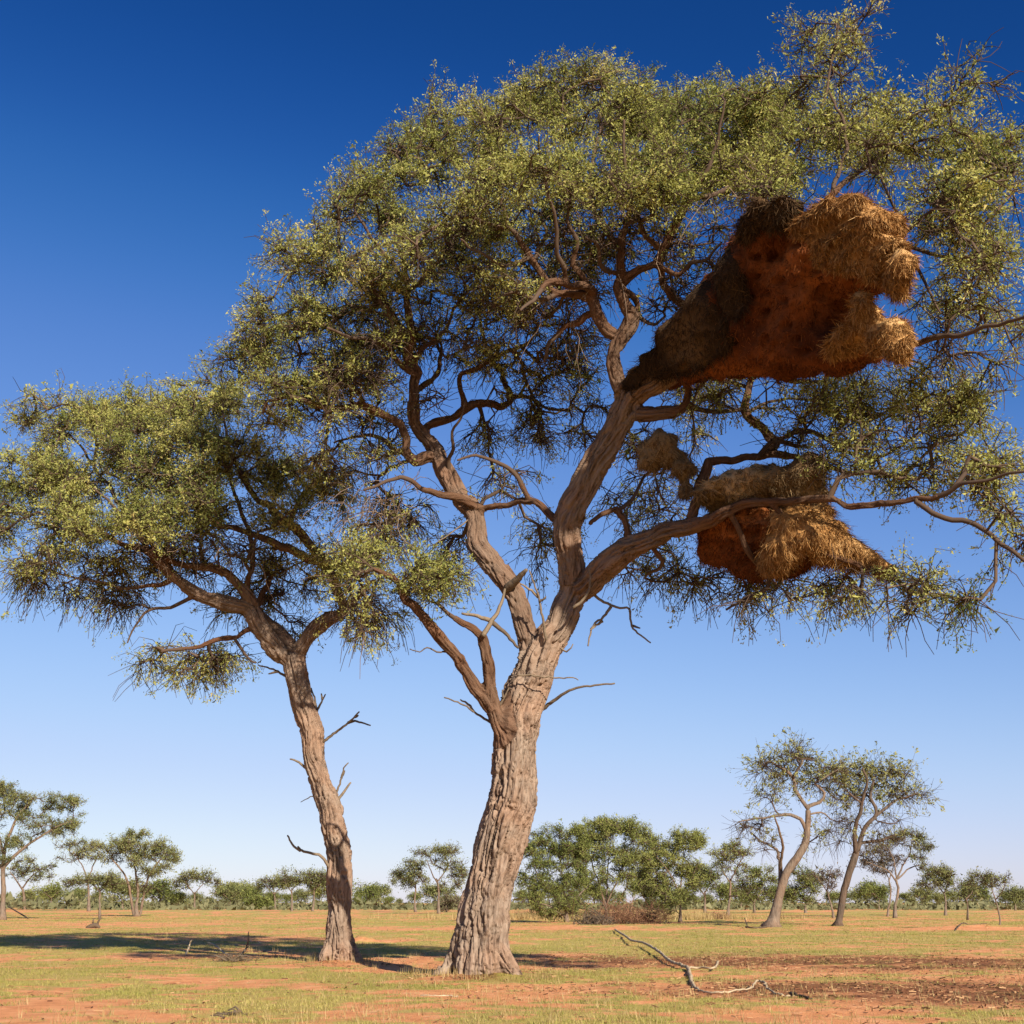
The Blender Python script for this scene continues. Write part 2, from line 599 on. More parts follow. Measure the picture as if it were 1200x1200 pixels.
def remesh_limbs(tree, name, voxel, rcut, mat_, parent, bark=1.0, bury=1.2, pale=(0.09, 0.22)):
    """trunk and thick limbs as one continuous skin with bark relief; returns the thin limb ends for the branchwork"""
    b = Buf()
    Pk, Tk, Nk, Bk, Sk, Rk = [], [], [], [], [], []
    arc0, thin = {}, []
    for ids in tree.paths:
        P = np.array([tree.P[i] for i in ids]); r = np.array([tree.Rr[i] for i in ids])
        p = tree.par[ids[0]]
        pre = p >= 0 and np.linalg.norm(tree.P[p] - P[0]) > 0.04
        if pre:
            P = np.concatenate([[tree.P[p]], P]); r = np.concatenate([[min(r[0] * 1.05, tree.Rr[p] * 0.8)], r])
        T, N, B = frames(P)
        L = np.concatenate([[0], np.cumsum(np.linalg.norm(np.diff(P, axis=0), axis=1))]) + arc0.get(p, 0)
        off = 1 if pre else 0
        for j, i in enumerate(ids):
            arc0[i] = L[j + off]
        big = np.where(r >= rcut)[0]
        e = big[-1] + 1 if len(big) else 0
        if len(P) - e < 3:
            e = len(P)
        if e < 4:
            thin.append((P, r)); continue
        if e < len(P):
            thin.append((P[e - 2:], np.minimum(r[e - 2:], rcut * 1.0)))
        P, r, T, N, B, L = P[:e], r[:e], T[:e], N[:e], B[:e], L[:e]
        wob = 1 + 0.10 * vn(np.stack([L * 1.7, r * 0 + P[0][0] * 9, r * 0], 1), 5) + np.where(r < 0.2, 0.10, 0.0) * vn(np.stack([L * 4.5, r * 0 + P[0][0] * 9, r * 0], 1), 6)
        tube(b, P, np.maximum(r * wob, voxel * 1.3), 14 if r.max() > 0.12 else 9)
        if bury is not None and len(Pk) and P[0][2] < bury:
            continue
        if p >= 0:
            k = np.linalg.norm(P - tree.P[p], axis=1) > tree.Rr[p] * 1.1
            if k.sum() > 3:
                P, r, T, N, B, L = P[k], r[k], T[k], N[k], B[k], L[k]
        Pk.append(P); Tk.append(T); Nk.append(N); Bk.append(B); Sk.append(L); Rk.append(r)
    me = b.mesh(name + '_raw', mat_)
    o = bpy.data.objects.new('tmp', me)
    C.objects.link(o)
    m = o.modifiers.new('r', 'REMESH'); m.mode = 'VOXEL'; m.voxel_size = voxel
    m = o.modifiers.new('s', 'SMOOTH'); m.factor = 0.5; m.iterations = 5
    dg = bpy.context.evaluated_depsgraph_get()
    me2 = bpy.data.meshes.new_from_object(o.evaluated_get(dg))
    bpy.data.objects.remove(o)
    n = len(me2.vertices)
    co = np.empty(n * 3, np.float32); me2.vertices.foreach_get('co', co); co = co.reshape(-1, 3).astype(float)
    nr = np.empty(n * 3, np.float32); me2.vertices.foreach_get('normal', nr); nr = nr.reshape(-1, 3).astype(float)
    Pk, Tk, Nk, Bk, Sk, Rk = (np.concatenate(x) for x in (Pk, Tk, Nk, Bk, Sk, Rk))
    kd = KDTree(len(Pk))
    for i, p in enumerate(Pk):
        kd.insert(Vector(p), i)
    kd.balance()
    near = np.empty(n, int)
    rk = Rk.tolist()
    fn = kd.find_n
    for i, c in enumerate(co.tolist()):
        bs = 1e9
        for (_, j, d) in fn(c, 3):
            if d - rk[j] < bs:
                best, bs = j, d - rk[j]
        near[i] = best
    v = co - Pk[near]
    s_ = Sk[near] + (v * Tk[near]).sum(1)
    u_ = (v * Nk[near]).sum(1); w_ = (v * Bk[near]).sum(1)
    r_ = Rk[near]
    ph = np.stack([u_, w_], 1)
    ph = ph / np.maximum(np.linalg.norm(ph, axis=1), 1e-6)[:, None] * np.clip(r_, 0.05, 1.0)[:, None]
    q = np.stack([ph[:, 0], ph[:, 1], s_], 1)
    warp = np.stack([vn(q * (3.5, 3.5, 1.5) + 5, 3), vn(q * (3.5, 3.5, 1.5) + 50, 4), np.zeros(n)], 1) * 0.07
    q1 = q + warp
    rid = 1 - np.abs(vn(q1 * (14, 14, 1.25), 11)) * 2.2          # long cracks that join and part
    rid2 = 1 - np.abs(vn(q1 * (24, 24, 2.4) + 9, 12)) * 2.2
    plate = vn(q1 * (12, 12, 1.6), 13)
    lump = fbm(q * (2.2, 2.2, 1.0), 3, 15)
    amp = np.clip(r_ * 0.21, 0.014, 0.068) * bark
    crack = np.clip((rid - 0.48) / 0.42, 0, 1)
    crack2 = np.clip((rid2 - 0.5) / 0.5, 0, 1)
    flake = np.clip(vn(q1 * (7, 7, 3.0), 23) - 0.35, 0, 1)
    disp = amp * (-1.05 * crack - 0.75 * crack2 + 0.55 * plate + 0.9 * flake + 0.22 * vn(q * (40, 40, 12), 19) + 0.08) + lump * np.clip(r_ * 0.16, 0, 0.06)
    co = co + nr * disp[:, None]
    me2.vertices.foreach_set('co', co.astype(np.float32).ravel())
    a = me2.attributes.get('tint')
    if a is not None:
        me2.attributes.remove(a)
    a = me2.attributes.new('tint', 'FLOAT', 'POINT')
    a.data.foreach_set('value', np.clip((r_ - pale[0]) / pale[1], 0, 1).astype(np.float32))
    a = me2.attributes.new('bark', 'FLOAT_VECTOR', 'POINT')
    a.data.foreach_set('vector', q1.astype(np.float32).ravel())
    me2.materials.clear(); me2.materials.append(mat_)
    me2.polygons.foreach_set('use_smooth', np.ones(len(me2.polygons), bool))
    me2.update()
    bpy.data.meshes.remove(me)
    ob = bpy.data.objects.new(name, me2)
    link(ob, parent)
    tree.trunk = ob
    return thin


def dead_twig(pts, Y, parent, r=1.0, dY=0.0, subs=(), name='dead_twig'):
    b = Buf()
    def one(pts, ya, yb):
        rows = []
        for i, p in enumerate(pts):
            Yp = ya + (yb - ya) * i / max(1, len(pts) - 1)
            rr = p[2] if len(p) > 2 else r * (1 - 0.55 * i / max(1, len(pts) - 1))
            rows.append((*at(p[0], p[1], Yp), 0.8 * rr * mpp(p[0], p[1], Yp)))
        Q = spline(rows, 0.07)
        Q[1:, :3] += rng.normal(0, 0.006, (len(Q) - 1, 3))
        tube(b, Q[:, :3], Q[:, 3], 6, random.uniform(0.2, 0.9))
    one(pts, Y, Y + dY)
    for sgl in subs:
        one(sgl, Y + dY * 0.5, Y + dY * 0.7)
    return b.build(name, M_DEAD, parent)


def crown_points(clumps, Yc, k_sub=8, flat=0.40):
    """clumps: px, py, rx, ry, Y offset, Y spread, count, [up, leaf, droop]
    each clump is filled with small flattened sprays, so the crown reads as layers with gaps"""
    A, st = [], []
    for c in clumps:
        px, py, rx, ry, dy, sy, n = c[:7]
        up, leaf, droop = (c[7:10] if len(c) >= 10 else (1.0, 1.0, 0.12))
        m = 0
        while m < n:
            x, y, z = rng.uniform(-1, 1, 3)
            if x * x + y * y + z * z > 1:
                continue
            c0 = at(px + x * rx, py + y * ry, Yc + dy + z * sy)
            rr = min(0.30 * rx * mpp(px, py, Yc), 0.5 + 0.12 * rx * mpp(px, py, Yc)) * rng.uniform(0.7, 1.3)
            kk = min(n - m, int(rng.integers(k_sub - 2, k_sub + 3)) if n > 44 else int(rng.integers(3, 6)))
            for _ in range(max(1, kk)):
                d = rng.normal(0, 0.55, 3) * (rr, rr, rr * flat)
                A.append(c0 + d)
                low = np.clip(0.8 + d[2] / max(rr * flat, 1e-3) * 0.75, 0.08, 1.15)
                st.append((up, leaf * low, droop))
                m += 1
    return np.array(A), st


def dress(tree, st, twig_buf, leaf_buf, reach=1.0, tw=(1, 3), tlen=(0.3, 0.7), nseg=3, size=0.075, aspect=0.4, per=2, leaf_at=2, r0=0.006, spread=0.05, up=0.6, tint_mu=0.5):
    P0, D0, ln, dr, lf, tn = [], [], [], [], [], []
    for i in range(tree.n0, tree.n):
        k = tree.sty[i]
        if tree.dend[i] > reach:
            continue
        upk, leaf, droop = st[k]
        ct = np.random.default_rng(k // 5).normal(0, 0.2)
        for _ in range(rng.integers(tw[0], tw[1] + 1)):
            d = tree.GD[i] * 0.8 + rng.normal(0, 0.65, 3) * (1, 1, 0.7) + np.array((0, 0, 0.22 * upk))
            P0.append(tree.GP[i]); D0.append(d)
            ln.append(rng.uniform(*tlen) * (1.0 + 0.7 * max(0, droop - 0.25))); dr.append(droop * rng.uniform(0.3, 1.6)); lf.append(leaf * (1.0 if rng.random() > 0.16 else 0.1) * (1.0 if droop < 0.4 else 0.6)); tn.append(tint_mu + ct)
    P0, D0, ln, dr, lf, tn = (np.array(x) for x in (P0, D0, ln, dr, lf, tn))
    P = spray(P0, D0, ln, dr, nseg, twig_buf, r0, np.clip(rng.normal(0.22, 0.2, len(P0)), 0, 1), zig=0.38)
    pts, tt, ax = [], [], []
    for k in range(nseg):
        dv = norm(P[:, k + 1] - P[:, k])
        for f in np.linspace(0, 1, leaf_at + 1)[1:]:
            sel = rng.random(len(P)) < lf * (0.7 if k == 0 else 1.0)
            pts.append((P[:, k] * (1 - f) + P[:, k + 1] * f)[sel]); tt.append(tn[sel]); ax.append(dv[sel])
    pts, tt, ax = np.concatenate(pts), np.concatenate(tt), np.concatenate(ax)
    leaves(leaf_buf, pts, size, aspect, tt, up, per, spread, ax)
    return len(P0), len(pts)


#@@GROUND
# ------------------------------------------------------------------ ground
def mound(x, y, cx, cy, rx, ry, h):
    d = ((x - cx) / rx) ** 2 + ((y - cy) / ry) ** 2
    return h * np.exp(-d * 2)


B_MAIN, B_SMALL = gnd(567, 1146), gnd(399, 1129)
MOUNDS = [(*gnd(1150, 1089)[:2], 3.6, 2.4, 0.22), (*gnd(700, 1086)[:2], 7, 3, 0.10), (*gnd(424, 1104)[:2], 0.5, 0.5, 0.22),
          (*B_MAIN[:2], 1.6, 1.6, 0.10), (*B_SMALL[:2], 1.2, 1.2, 0.08), (*gnd(850, 1080)[:2], 3, 1.6, 0.14)]


def gz(x, y):
    x, y = np.asarray(x, float), np.asarray(y, float)
    p = np.stack([x, y, np.zeros_like(x)], -1).reshape(-1, 3)
    f = 0.05 * fbm(p * 0.22, 2, 31) + 0.022 * fbm(p * 1.1, 3, 33) + 0.010 * vn(p * 4.5, 37)
    f = f * np.clip(1.3 - np.abs(p[:, 1]) / 160, 0.15, 1)
    f = f.reshape(x.shape)
    for m in MOUNDS:
        f = f + mound(x, y, *m)
    return f


def grass_mask(x, y):
    p = np.stack([x, y, np.zeros_like(x)], -1).reshape(-1, 3)
    g = 0.36 * fbm(p * (0.16, 0.13, 1), 3, 41) + 0.60 * fbm(p * (0.75, 0.6, 1), 3, 43) + 0.70 * fbm(p * (2.6, 3.4, 1), 3, 47)
    g = (g * 1.5 + 0.57).reshape(x.shape)
    for px, py, rx, ry, a in SANDY:
        c = gnd(px, py)
        g = g - a * np.exp(-(((x - c[0]) / rx) ** 2 + ((y - c[1]) / ry) ** 2))
    return np.clip(g, 0, 1)


SANDY = [(560, 1135, 3.5, 2.2, 0.5), (280, 1120, 3.2, 2.0, 0.55), (700, 1088, 12, 4, 0.7), (1150, 1090, 7, 3.5, 0.8), (960, 1125, 6, 3.0, 0.55), (1000, 1160, 3.6, 1.9, 0.5),
         (130, 1083, 8, 6, 0.5), (640, 1130, 3.5, 3, 0.3), (850, 1100, 8, 5, -0.3), (60, 1140, 3, 3, -0.2)]


def litter_mask(x, y):
    p = np.stack([x, y, np.zeros_like(x)], -1).reshape(-1, 3)
    o = np.zeros(x.shape)
    for px, py, rx, ry, a in [(1040, 1160, 3.4, 1.9, 1.15), (950, 1126, 6.5, 3.2, 1.0), (1190, 1164, 3.0, 2.6, 1.1), (1120, 1132, 5, 3, 0.8), (880, 1122, 3, 3, 0.6), (280, 1122, 1.6, 1.2, 0.6), (567, 1148, 1.3, 1.1, 0.55), (399, 1131, 1.0, 0.9, 0.5)]:
        c = gnd(px, py)
        o = np.maximum(o, a * np.exp(-(((x - c[0]) / rx) ** 2 + ((y - c[1]) / ry) ** 2)))
    return np.clip(o * (0.9 + 0.9 * fbm(p * 1.7, 3, 53).reshape(x.shape)), 0, 1)


def make_ground():
    ys = np.concatenate([np.linspace(-60, 8, 40), 8 * (130 / 8) ** np.linspace(0, 1, 330)[1:], 130 * (6000 / 130) ** np.linspace(0, 1, 70)[1:]])
    s = np.linspace(-1, 1, 241)
    s = 0.35 * s + 0.65 * s ** 3
    Wd = np.maximum(60, np.abs(ys) * 1.8)
    X = Wd[:, None] * s[None]
    Yy = np.repeat(ys[:, None], len(s), 1)
    Z = gz(X, Yy)
    v = np.stack([X, Yy, Z], -1).reshape(-1, 3)
    nr, ncol = X.shape
    i = (np.arange(nr - 1)[:, None] * ncol + np.arange(ncol - 1)[None]).ravel()
    q = np.stack([i, i + 1, i + ncol + 1, i + ncol], -1)
    b = Buf()
    b.add(v, q, None, grass_mask(X, Yy).ravel())
    m, t, o = mat('red_sand_and_thin_grass')
    a = nd(t, 'ShaderNodeAttribute'); a.attribute_name = 'tint'
    l = nd(t, 'ShaderNodeAttribute'); l.attribute_name = 'litter'
    vec = coords(t)
    n1 = noise(t, vec, 2.2, 8, 0.68)
    n2 = noise(t, vec, 0.35, 5, 0.6)
    n3 = noise(t, vec, 24, 6, 0.75)
    sand = ramp(t, n1, [(0.30, (0.50, 0.195, 0.078)), (0.52, (0.69, 0.305, 0.132)), (0.72, (0.74, 0.41, 0.21))])
    grs = ramp(t, n3, [(0.30, (0.235, 0.20, 0.05)), (0.5, (0.40, 0.325, 0.095)), (0.70, (0.54, 0.42, 0.17))])
    grs = mixc(t, ramp(t, n2, [(0.42, (0, 0, 0)), (0.62, (1, 1, 1))]), grs, mixc(t, 1.0, grs, (0.86, 0.97, 0.78), 'MULTIPLY'))
    mm = nd(t, 'ShaderNodeMath'); mm.operation = 'ADD'
    t.links.new(a.outputs['Fac'], mm.inputs[0])
    m2 = nd(t, 'ShaderNodeMath'); m2.operation = 'MULTIPLY_ADD'; m2.inputs[1].default_value = 0.9; m2.inputs[2].default_value = -0.45
    t.links.new(n3, m2.inputs[0]); t.links.new(m2.outputs[0], mm.inputs[1])
    fac = ramp(t, mm.outputs[0], [(0.30, (0, 0, 0)), (0.62, (0.85, 0.85, 0.85))])
    col = mixc(t, fac, sand, grs)
    lit = ramp(t, n3, [(0.35, (0.075, 0.030, 0.014)), (0.6, (0.22, 0.085, 0.035))])
    col = mixc(t, ramp(t, l.outputs['Fac'], [(0.15, (0, 0, 0)), (0.75, (0.85, 0.85, 0.85))]), col, lit)
    bs = nd(t, 'ShaderNodeBsdfPrincipled')
    bs.inputs['Roughness'].default_value = 0.95
    bs.inputs['Specular IOR Level'].default_value = 0.1
    t.links.new(col, bs.inputs['Base Color'])
    bp = nd(t, 'ShaderNodeBump'); bp.inputs['Strength'].default_value = 0.7; bp.inputs['Distance'].default_value = 0.05
    t.links.new(n3, bp.inputs['Height']); t.links.new(bp.outputs[0], bs.inputs['Normal'])
    t.links.new(bs.outputs[0], o.inputs[0])
    ob = b.build('ground', m, kind='structure')
    at_ = ob.data.attributes.new('litter', 'FLOAT', 'POINT')
    at_.data.foreach_set('value', litter_mask(X, Yy).ravel().astype(np.float32))
    return ob


make_ground()


def scatter(n, y0, y1, half, power=1.0):
    """points over the visible wedge, denser towards the camera"""
    y = y0 * (y1 / y0) ** (rng.random(n) ** power)
    x = rng.uniform(-1, 1, n) * (y * half + 1.5)
    return x, y


def blades(buf, x, y, hmin, hmax, nb, lean, wid, tint, tsd, spread=0.05):
    n = len(x) * nb
    x = np.repeat(x, nb) + rng.normal(0, spread, n); y = np.repeat(y, nb) + rng.normal(0, spread, n)
    tint = np.clip(np.repeat(np.broadcast_to(tint, (len(x) // nb,)), nb) + rng.normal(0, tsd, n), 0, 1)
    z = gz(x, y)
    h = rng.uniform(hmin, hmax, n)
    a = rng.uniform(0, 2 * math.pi, n)
    ln = rng.uniform(0.15, lean, n) * h
    w = wid * np.maximum(1, y / 30)
    dx, dy = np.cos(a), np.sin(a)
    b1 = np.stack([x - dy * w, y + dx * w, z - 0.01], 1); b2 = np.stack([x + dy * w, y - dx * w, z - 0.01], 1)
    tp = np.stack([x + dx * ln, y + dy * ln, z + h], 1)
    v = np.stack([b1, b2, tp], 1).reshape(-1, 3)
    buf.add(v, None, np.arange(n * 3).reshape(-1, 3), np.repeat(tint, 3))


def make_grass():
    mg = leaf_mat('short_green_grass', [(0, (0.16, 0.19, 0.045)), (0.5, (0.35, 0.315, 0.09)), (1, (0.54, 0.43, 0.17))], 0.3)
    x, y = scatter(130000, 13.0, 160, 0.47, 0.85)
    g = grass_mask(x, y) - 0.5 * litter_mask(x, y)
    k = rng.random(len(x)) < np.clip((g - 0.28) * 1.5, 0, 1)
    x, y = x[k], y[k]
    b = Buf()
    p = np.stack([x, y, 0 * x], 1)
    blades(b, x, y, 0.012, 0.05, 6, 1.8, 0.0045, 0.45 + 0.35 * fbm(p * 0.3, 2, 61), 0.2)
    b.build('grass', mg, smooth=False, kind='stuff', label='short thin green and yellow grass growing on the red sand')
    md = leaf_mat('dry_straw_grass', [(0, (0.28, 0.19, 0.075)), (1, (0.50, 0.38, 0.19))], 0.3)
    x, y = scatter(5200, 13.0, 130, 0.47, 0.9)
    k = rng.random(len(x)) < np.clip(fbm(np.stack([x, y, 0 * x], 1) * 0.2, 2, 71) + 0.6, 0, 1)
    b = Buf()
    blades(b, x[k], y[k], 0.04, 0.16, 8, 0.9, 0.004, 0.5, 0.3, 0.04)
    for bx_, by_, n_, rr_ in ((*B_MAIN[:2], 60, 0.95), (*B_SMALL[:2], 40, 0.65)):       # grass caught round the two trunk feet
        a_ = rng.uniform(0, 6.28, n_); q_ = rr_ * rng.uniform(0.75, 1.5, n_)
        blades(b, bx_ + np.cos(a_) * q_, by_ + np.sin(a_) * q_, 0.05, 0.22, 7, 0.9, 0.004, 0.4, 0.3, 0.06)
    # paler taller tufts round the thicket in the middle distance
    c = gnd(700, 1077)
    x = c[0] + rng.normal(0, 5.5, 900); y = c[1] + rng.normal(0, 4, 900)
    blades(b, x, y, 0.25, 0.75, 9, 0.5, 0.006, 0.55, 0.3, 0.15)
    b.build('dry_grass', md, smooth=False, kind='stuff', label='scattered tufts of pale dry grass on the plain')
    ml = tint_mat('ground_litter', [(0, (0.07, 0.030, 0.016)), (0.65, (0.20, 0.090, 0.042)), (1, (0.38, 0.23, 0.115))])
    x, y = scatter(80000, 13.0, 80, 0.47, 0.9)
    lm = litter_mask(x, y)
    k = rng.random(len(x)) < lm * 0.95 + 0.02
    x, y = x[k], y[k]
    n = len(x)
    z = gz(x, y) + 0.008
    a = rng.uniform(0, math.pi, n); L = rng.uniform(0.01, 0.06, n); w = rng.uniform(0.003, 0.010, n)
    d = np.stack([np.cos(a), np.sin(a), rng.normal(0, 0.18, n)], 1) * L[:, None]
    s = np.stack([-np.sin(a), np.cos(a), 0 * a], 1) * w[:, None]
    u = np.stack([0 * a, 0 * a, w * 1.4], 1)
    c = np.stack([x, y, z], 1)
    v = np.stack([c - d - s, c - d + s, c - d + u, c + d - s, c + d + s, c + d + u], 1).reshape(-1, 3)
    i = np.arange(n)[:, None] * 6
    q = np.concatenate([i + np.array([[0, 3, 5, 2]]), i + np.array([[1, 2, 5, 4]])])
    b = Buf()
    b.add(v, q, None, np.repeat(rng.random(n), 6))
    b.build('ground_litter', ml, smooth=False, kind='stuff', label='dark twigs and fallen nest straw littering the red sand')


make_grass()

#@@MAIN
# ------------------------------------------------------------------ the big camelthorn
YM = float(B_MAIN[1])
main_root = thing('camelthorn_tree', 'tall wide camelthorn tree with thick fissured trunk and two straw nests', 'tree', (B_MAIN[0], YM, float(gz(B_MAIN[0], YM))))
T1 = Tree(YM)
T1.limb([(566, 1160, 38), (567, 1146, 35), (566, 1125, 32), (566, 1100, 30), (571, 1050, 28), (582, 1000, 27), (596, 950, 28), (601, 925, 29), (603, 900, 27), (604, 870, 27),
         (606, 845, 27), (617, 815, 24), (628, 785, 21), (640, 755, 19), (656, 735, 18), (664, 715, 19), (672, 698, 18)], dY=-0.6, Y0=YM, grow=False)
# buttress roots
for pts in ([(548, 1085, 12), (530, 1125, 9), (508, 1150, 5)], [(575, 1100, 13), (592, 1130, 10), (604, 1152, 6)], [(560, 1110, 12), (553, 1138, 10), (546, 1158, 6)], [(572, 1110, 12), (574, 1140, 10), (577, 1160, 6)]):
    T1.limb(pts, dY=-0.35 if pts[0][0] not in (548,) else 0.1, grow=False)
L1 = T1.limb
# left limb
L1([(626, 772, 15), (618, 742, 13), (610, 720, 12), (604, 700, 11.5), (596, 684, 12), (572, 657, 13), (560, 640, 12), (559, 620, 11), (555, 600, 11), (542, 585, 11), (526, 562, 11), (517, 541, 10), (511, 526, 9), (497, 510, 8)], dY=0.8, grow=False)
L1([(497, 510, 8), (487, 497, 7), (484, 480, 7), (485, 462, 6.5), (490, 437, 6), (484, 424, 6), (480, 404, 5), (481, 387, 5), (475, 344, 4), (476, 322, 3), (468, 285, 2.5)], dY=-1.0)
L1([(517, 541, 7), (502, 535, 7), (485, 540, 7), (475, 530, 6), (479, 515, 5.5), (470, 501, 5), (457, 492, 5), (430, 478, 5), (405, 476, 4), (380, 476, 3.5), (345, 468, 2.5), (315, 470, 2)], dY=-0.6)
L1([(475, 532, 4), (457, 522, 3), (440, 512, 2.5), (415, 512, 2), (390, 520, 1.5)], dY=1.2)
L1([(478, 540, 2.5), (460, 546, 2.2), (447, 560, 2), (430, 574, 1.6)], dY=1.5)
L1([(498, 507, 6), (505, 497, 5.5), (525, 490, 5), (545, 480, 5), (565, 475, 4.5), (592, 472, 4), (597, 466, 4), (592, 450, 3.5), (585, 432, 3), (570, 405, 2)], dY=1.4)
L1([(545, 480, 4), (540, 458, 4), (537, 442, 3.5), (560, 435, 3.5), (580, 420, 3), (605, 407, 2.5), (622, 397, 2), (630, 378, 1.6)], dY=-1.0)
L1([(597, 466, 3), (617, 465, 2.5), (640, 477, 2), (660, 480, 1.5)], dY=1.0)
L1([(526, 560, 3), (529, 530, 2.5), (530, 505, 2), (540, 492, 1.8), (545, 470, 1.3)], dY=-0.8)
L1([(487, 440, 4), (470, 425, 3.5), (440, 400, 3), (410, 395, 2.5), (385, 385, 2)], dY=-2.0)
L1([(482, 400, 4), (460, 370, 3), (430, 340, 2.6), (400, 320, 2.2), (370, 310, 1.6)], dY=1.0)
L1([(476, 345, 3), (500, 320, 2.6), (520, 290, 2.2), (530, 250, 1.8)], dY=-1.5)
L1([(474, 330, 3), (455, 300, 2.6), (430, 270, 2), (415, 240, 1.6)], dY=-0.5)
L1([(567, 597, 4), (552, 590, 5), (530, 580, 4.5), (505, 575, 3.5), (480, 562, 3), (455, 566, 2.5), (425, 575, 2)], dY=-1.2)
# up limb on the right
L1([(672, 698, 16), (669, 680, 15), (668, 660, 15), (665, 640, 15), (664, 620, 15.5), (669, 600, 16), (680, 580, 16), (690, 560, 15.5), (700, 540, 15), (712, 520, 15), (723, 500, 15), (732, 482, 17), (738, 468, 17)], dY=-1.2, grow=False)
L1([(655, 608, 5), (650, 605, 4.5), (635, 592, 4.2), (620, 585, 4), (592, 589, 3.5), (567, 596, 3.5)], dY=0.9, grow=False)
L1([(621, 586, 3.5), (612, 565, 3), (600, 550, 2.8), (580, 540, 2.6), (555, 533, 2.2), (537, 537, 1.8)], dY=-0.6)
L1([(732, 470, 10), (722, 437, 9), (720, 417, 8), (727, 400, 8.5), (737, 385, 9), (740, 370, 8.5), (731, 355, 7), (727, 340, 6), (729, 325, 6), (726, 307, 5.5), (727, 287, 5), (735, 265, 4), (742, 230, 3), (735, 190, 2.4), (730, 140, 1.8)], dY=-1.8)
L1([(725, 396, 7), (710, 380, 7), (700, 365, 7), (695, 350, 7), (685, 347, 6), (665, 344, 5), (650, 340, 4.5), (634, 317, 5), (620, 300, 4), (600, 270, 3), (590, 240, 2.2), (575, 205, 1.6)], dY=-1.0)
L1([(695, 350, 5), (690, 334, 5), (662, 332, 5), (642, 335, 4), (630, 347, 3), (610, 365, 2)], dY=-1.8)
L1([(664, 332, 3.5), (655, 300, 3), (650, 260, 2.5), (640, 215, 2), (632, 160, 1.5)], dY=-2.0)
L1([(729, 332, 6), (750, 318, 5), (770, 310, 5), (776, 292, 6), (785, 275, 5.5), (795, 260, 5), (807, 238, 4), (825, 205, 3), (840, 165, 2.2), (850, 120, 1.6)], dY=-1.6)
L1([(775, 300, 4), (772, 325, 5), (778, 340, 5), (792, 352, 6), (812, 360, 5)], dY=0.5, grow=False)
L1([(807, 238, 3.5), (840, 222, 3), (880, 205, 2.8), (920, 180, 2.4), (950, 150, 2.2), (966, 110, 2), (972, 70, 1.8), (985, 30, 1.2)], dY=-0.3)
L1([(727, 290, 3.5), (700, 260, 3), (690, 220, 2.5), (700, 170, 2), (705, 120, 1.5)], dY=1.6)
L1([(620, 302, 3), (590, 310, 2.5), (560, 295, 2), (540, 280, 1.6)], dY=-1.0)
# crooked inner branches left of the nest
L1([(700, 362, 5), (678, 378, 4), (660, 384, 3.4), (645, 402, 2.8), (640, 425, 2)], dY=0.6)
L1([(727, 338, 4.5), (745, 352, 3.6), (752, 372, 3), (765, 380, 2.4), (780, 372, 1.8)], dY=0.4)
L1([(690, 334, 4), (672, 310, 3.4), (676, 285, 3), (664, 262, 2.4), (670, 230, 1.8)], dY=-0.8)
L1([(776, 292, 4.5), (756, 276, 3.8), (748, 252, 3.2), (730, 236, 2.6), (715, 205, 2)], dY=-0.9)
L1([(770, 312, 4), (795, 322, 3.4), (812, 306, 3), (832, 300, 2.2), (846, 282, 1.6)], dY=-0.8)
L1([(729, 325, 3.6), (708, 312, 3), (700, 290, 2.4), (684, 280, 2)], dY=-1.2)
L1([(735, 262, 3), (756, 240, 2.6), (765, 212, 2.2), (782, 190, 1.6)], dY=-0.6)
L1([(655, 344, 3.4), (630, 352, 2.8), (606, 345, 2.4), (580, 352, 1.8)], dY=-0.4)
L1([(628, 300, 2.8), (640, 275, 2.3), (628, 245, 1.8)], dY=0.8)
L1([(485, 462, 4), (505, 445, 3.2), (515, 418, 2.6), (508, 390, 2)], dY=0.8)
L1([(484, 424, 4), (500, 405, 3.2), (520, 388, 2.6), (530, 360, 2)], dY=-0.8)
L1([(430, 478, 3.4), (412, 455, 2.8), (390, 440, 2.2), (365, 432, 1.8)], dY=-0.8)
# the limb that carries the upper nest
L1([(738, 468, 14), (752, 456, 14), (778, 443, 14), (815, 425, 13), (850, 405, 11), (885, 385, 10), (920, 370, 8), (960, 375, 7), (1000, 390, 6), (1040, 402, 5), (1062, 405, 4.5), (1080, 402, 4), (1102, 398, 3.6), (1140, 390, 3), (1200, 372, 2.4), (1240, 350, 2)], dY=-6.2)
L1([(885, 385, 6), (915, 330, 6), (950, 280, 5), (1000, 265, 4), (1045, 275, 3.2), (1065, 268, 3), (1090, 250, 2.5), (1130, 225, 2), (1170, 200, 1.5)], dY=-3.5)
L1([(950, 282, 5), (975, 230, 4), (1005, 200, 3), (1050, 170, 2.4), (1100, 130, 2), (1150, 80, 1.3)], dY=1.2)
L1([(1000, 270, 3.5), (1040, 285, 3), (1062, 290, 3), (1100, 300, 2.5), (1150, 310, 2), (1195, 300, 1.5)], dY=0.4)
L1([(975, 232, 3), (990, 180, 2.6), (985, 140, 2.2), (970, 110, 2)], dY=0.5)
L1([(1062, 290, 2.5), (1085, 335, 2), (1105, 365, 1.6)], dY=-0.5, grow=False)
# loop branch under the upper nest and what hangs from it
L1([(742, 484, 9), (765, 486, 9), (792, 481, 7), (804, 470, 5), (803, 455, 4), (797, 438, 3.5)], dY=-0.7, grow=False)
L1([(806, 474, 4), (830, 482, 3), (870, 480, 2.5), (910, 470, 2), (950, 468, 1.6)], dY=0.8)
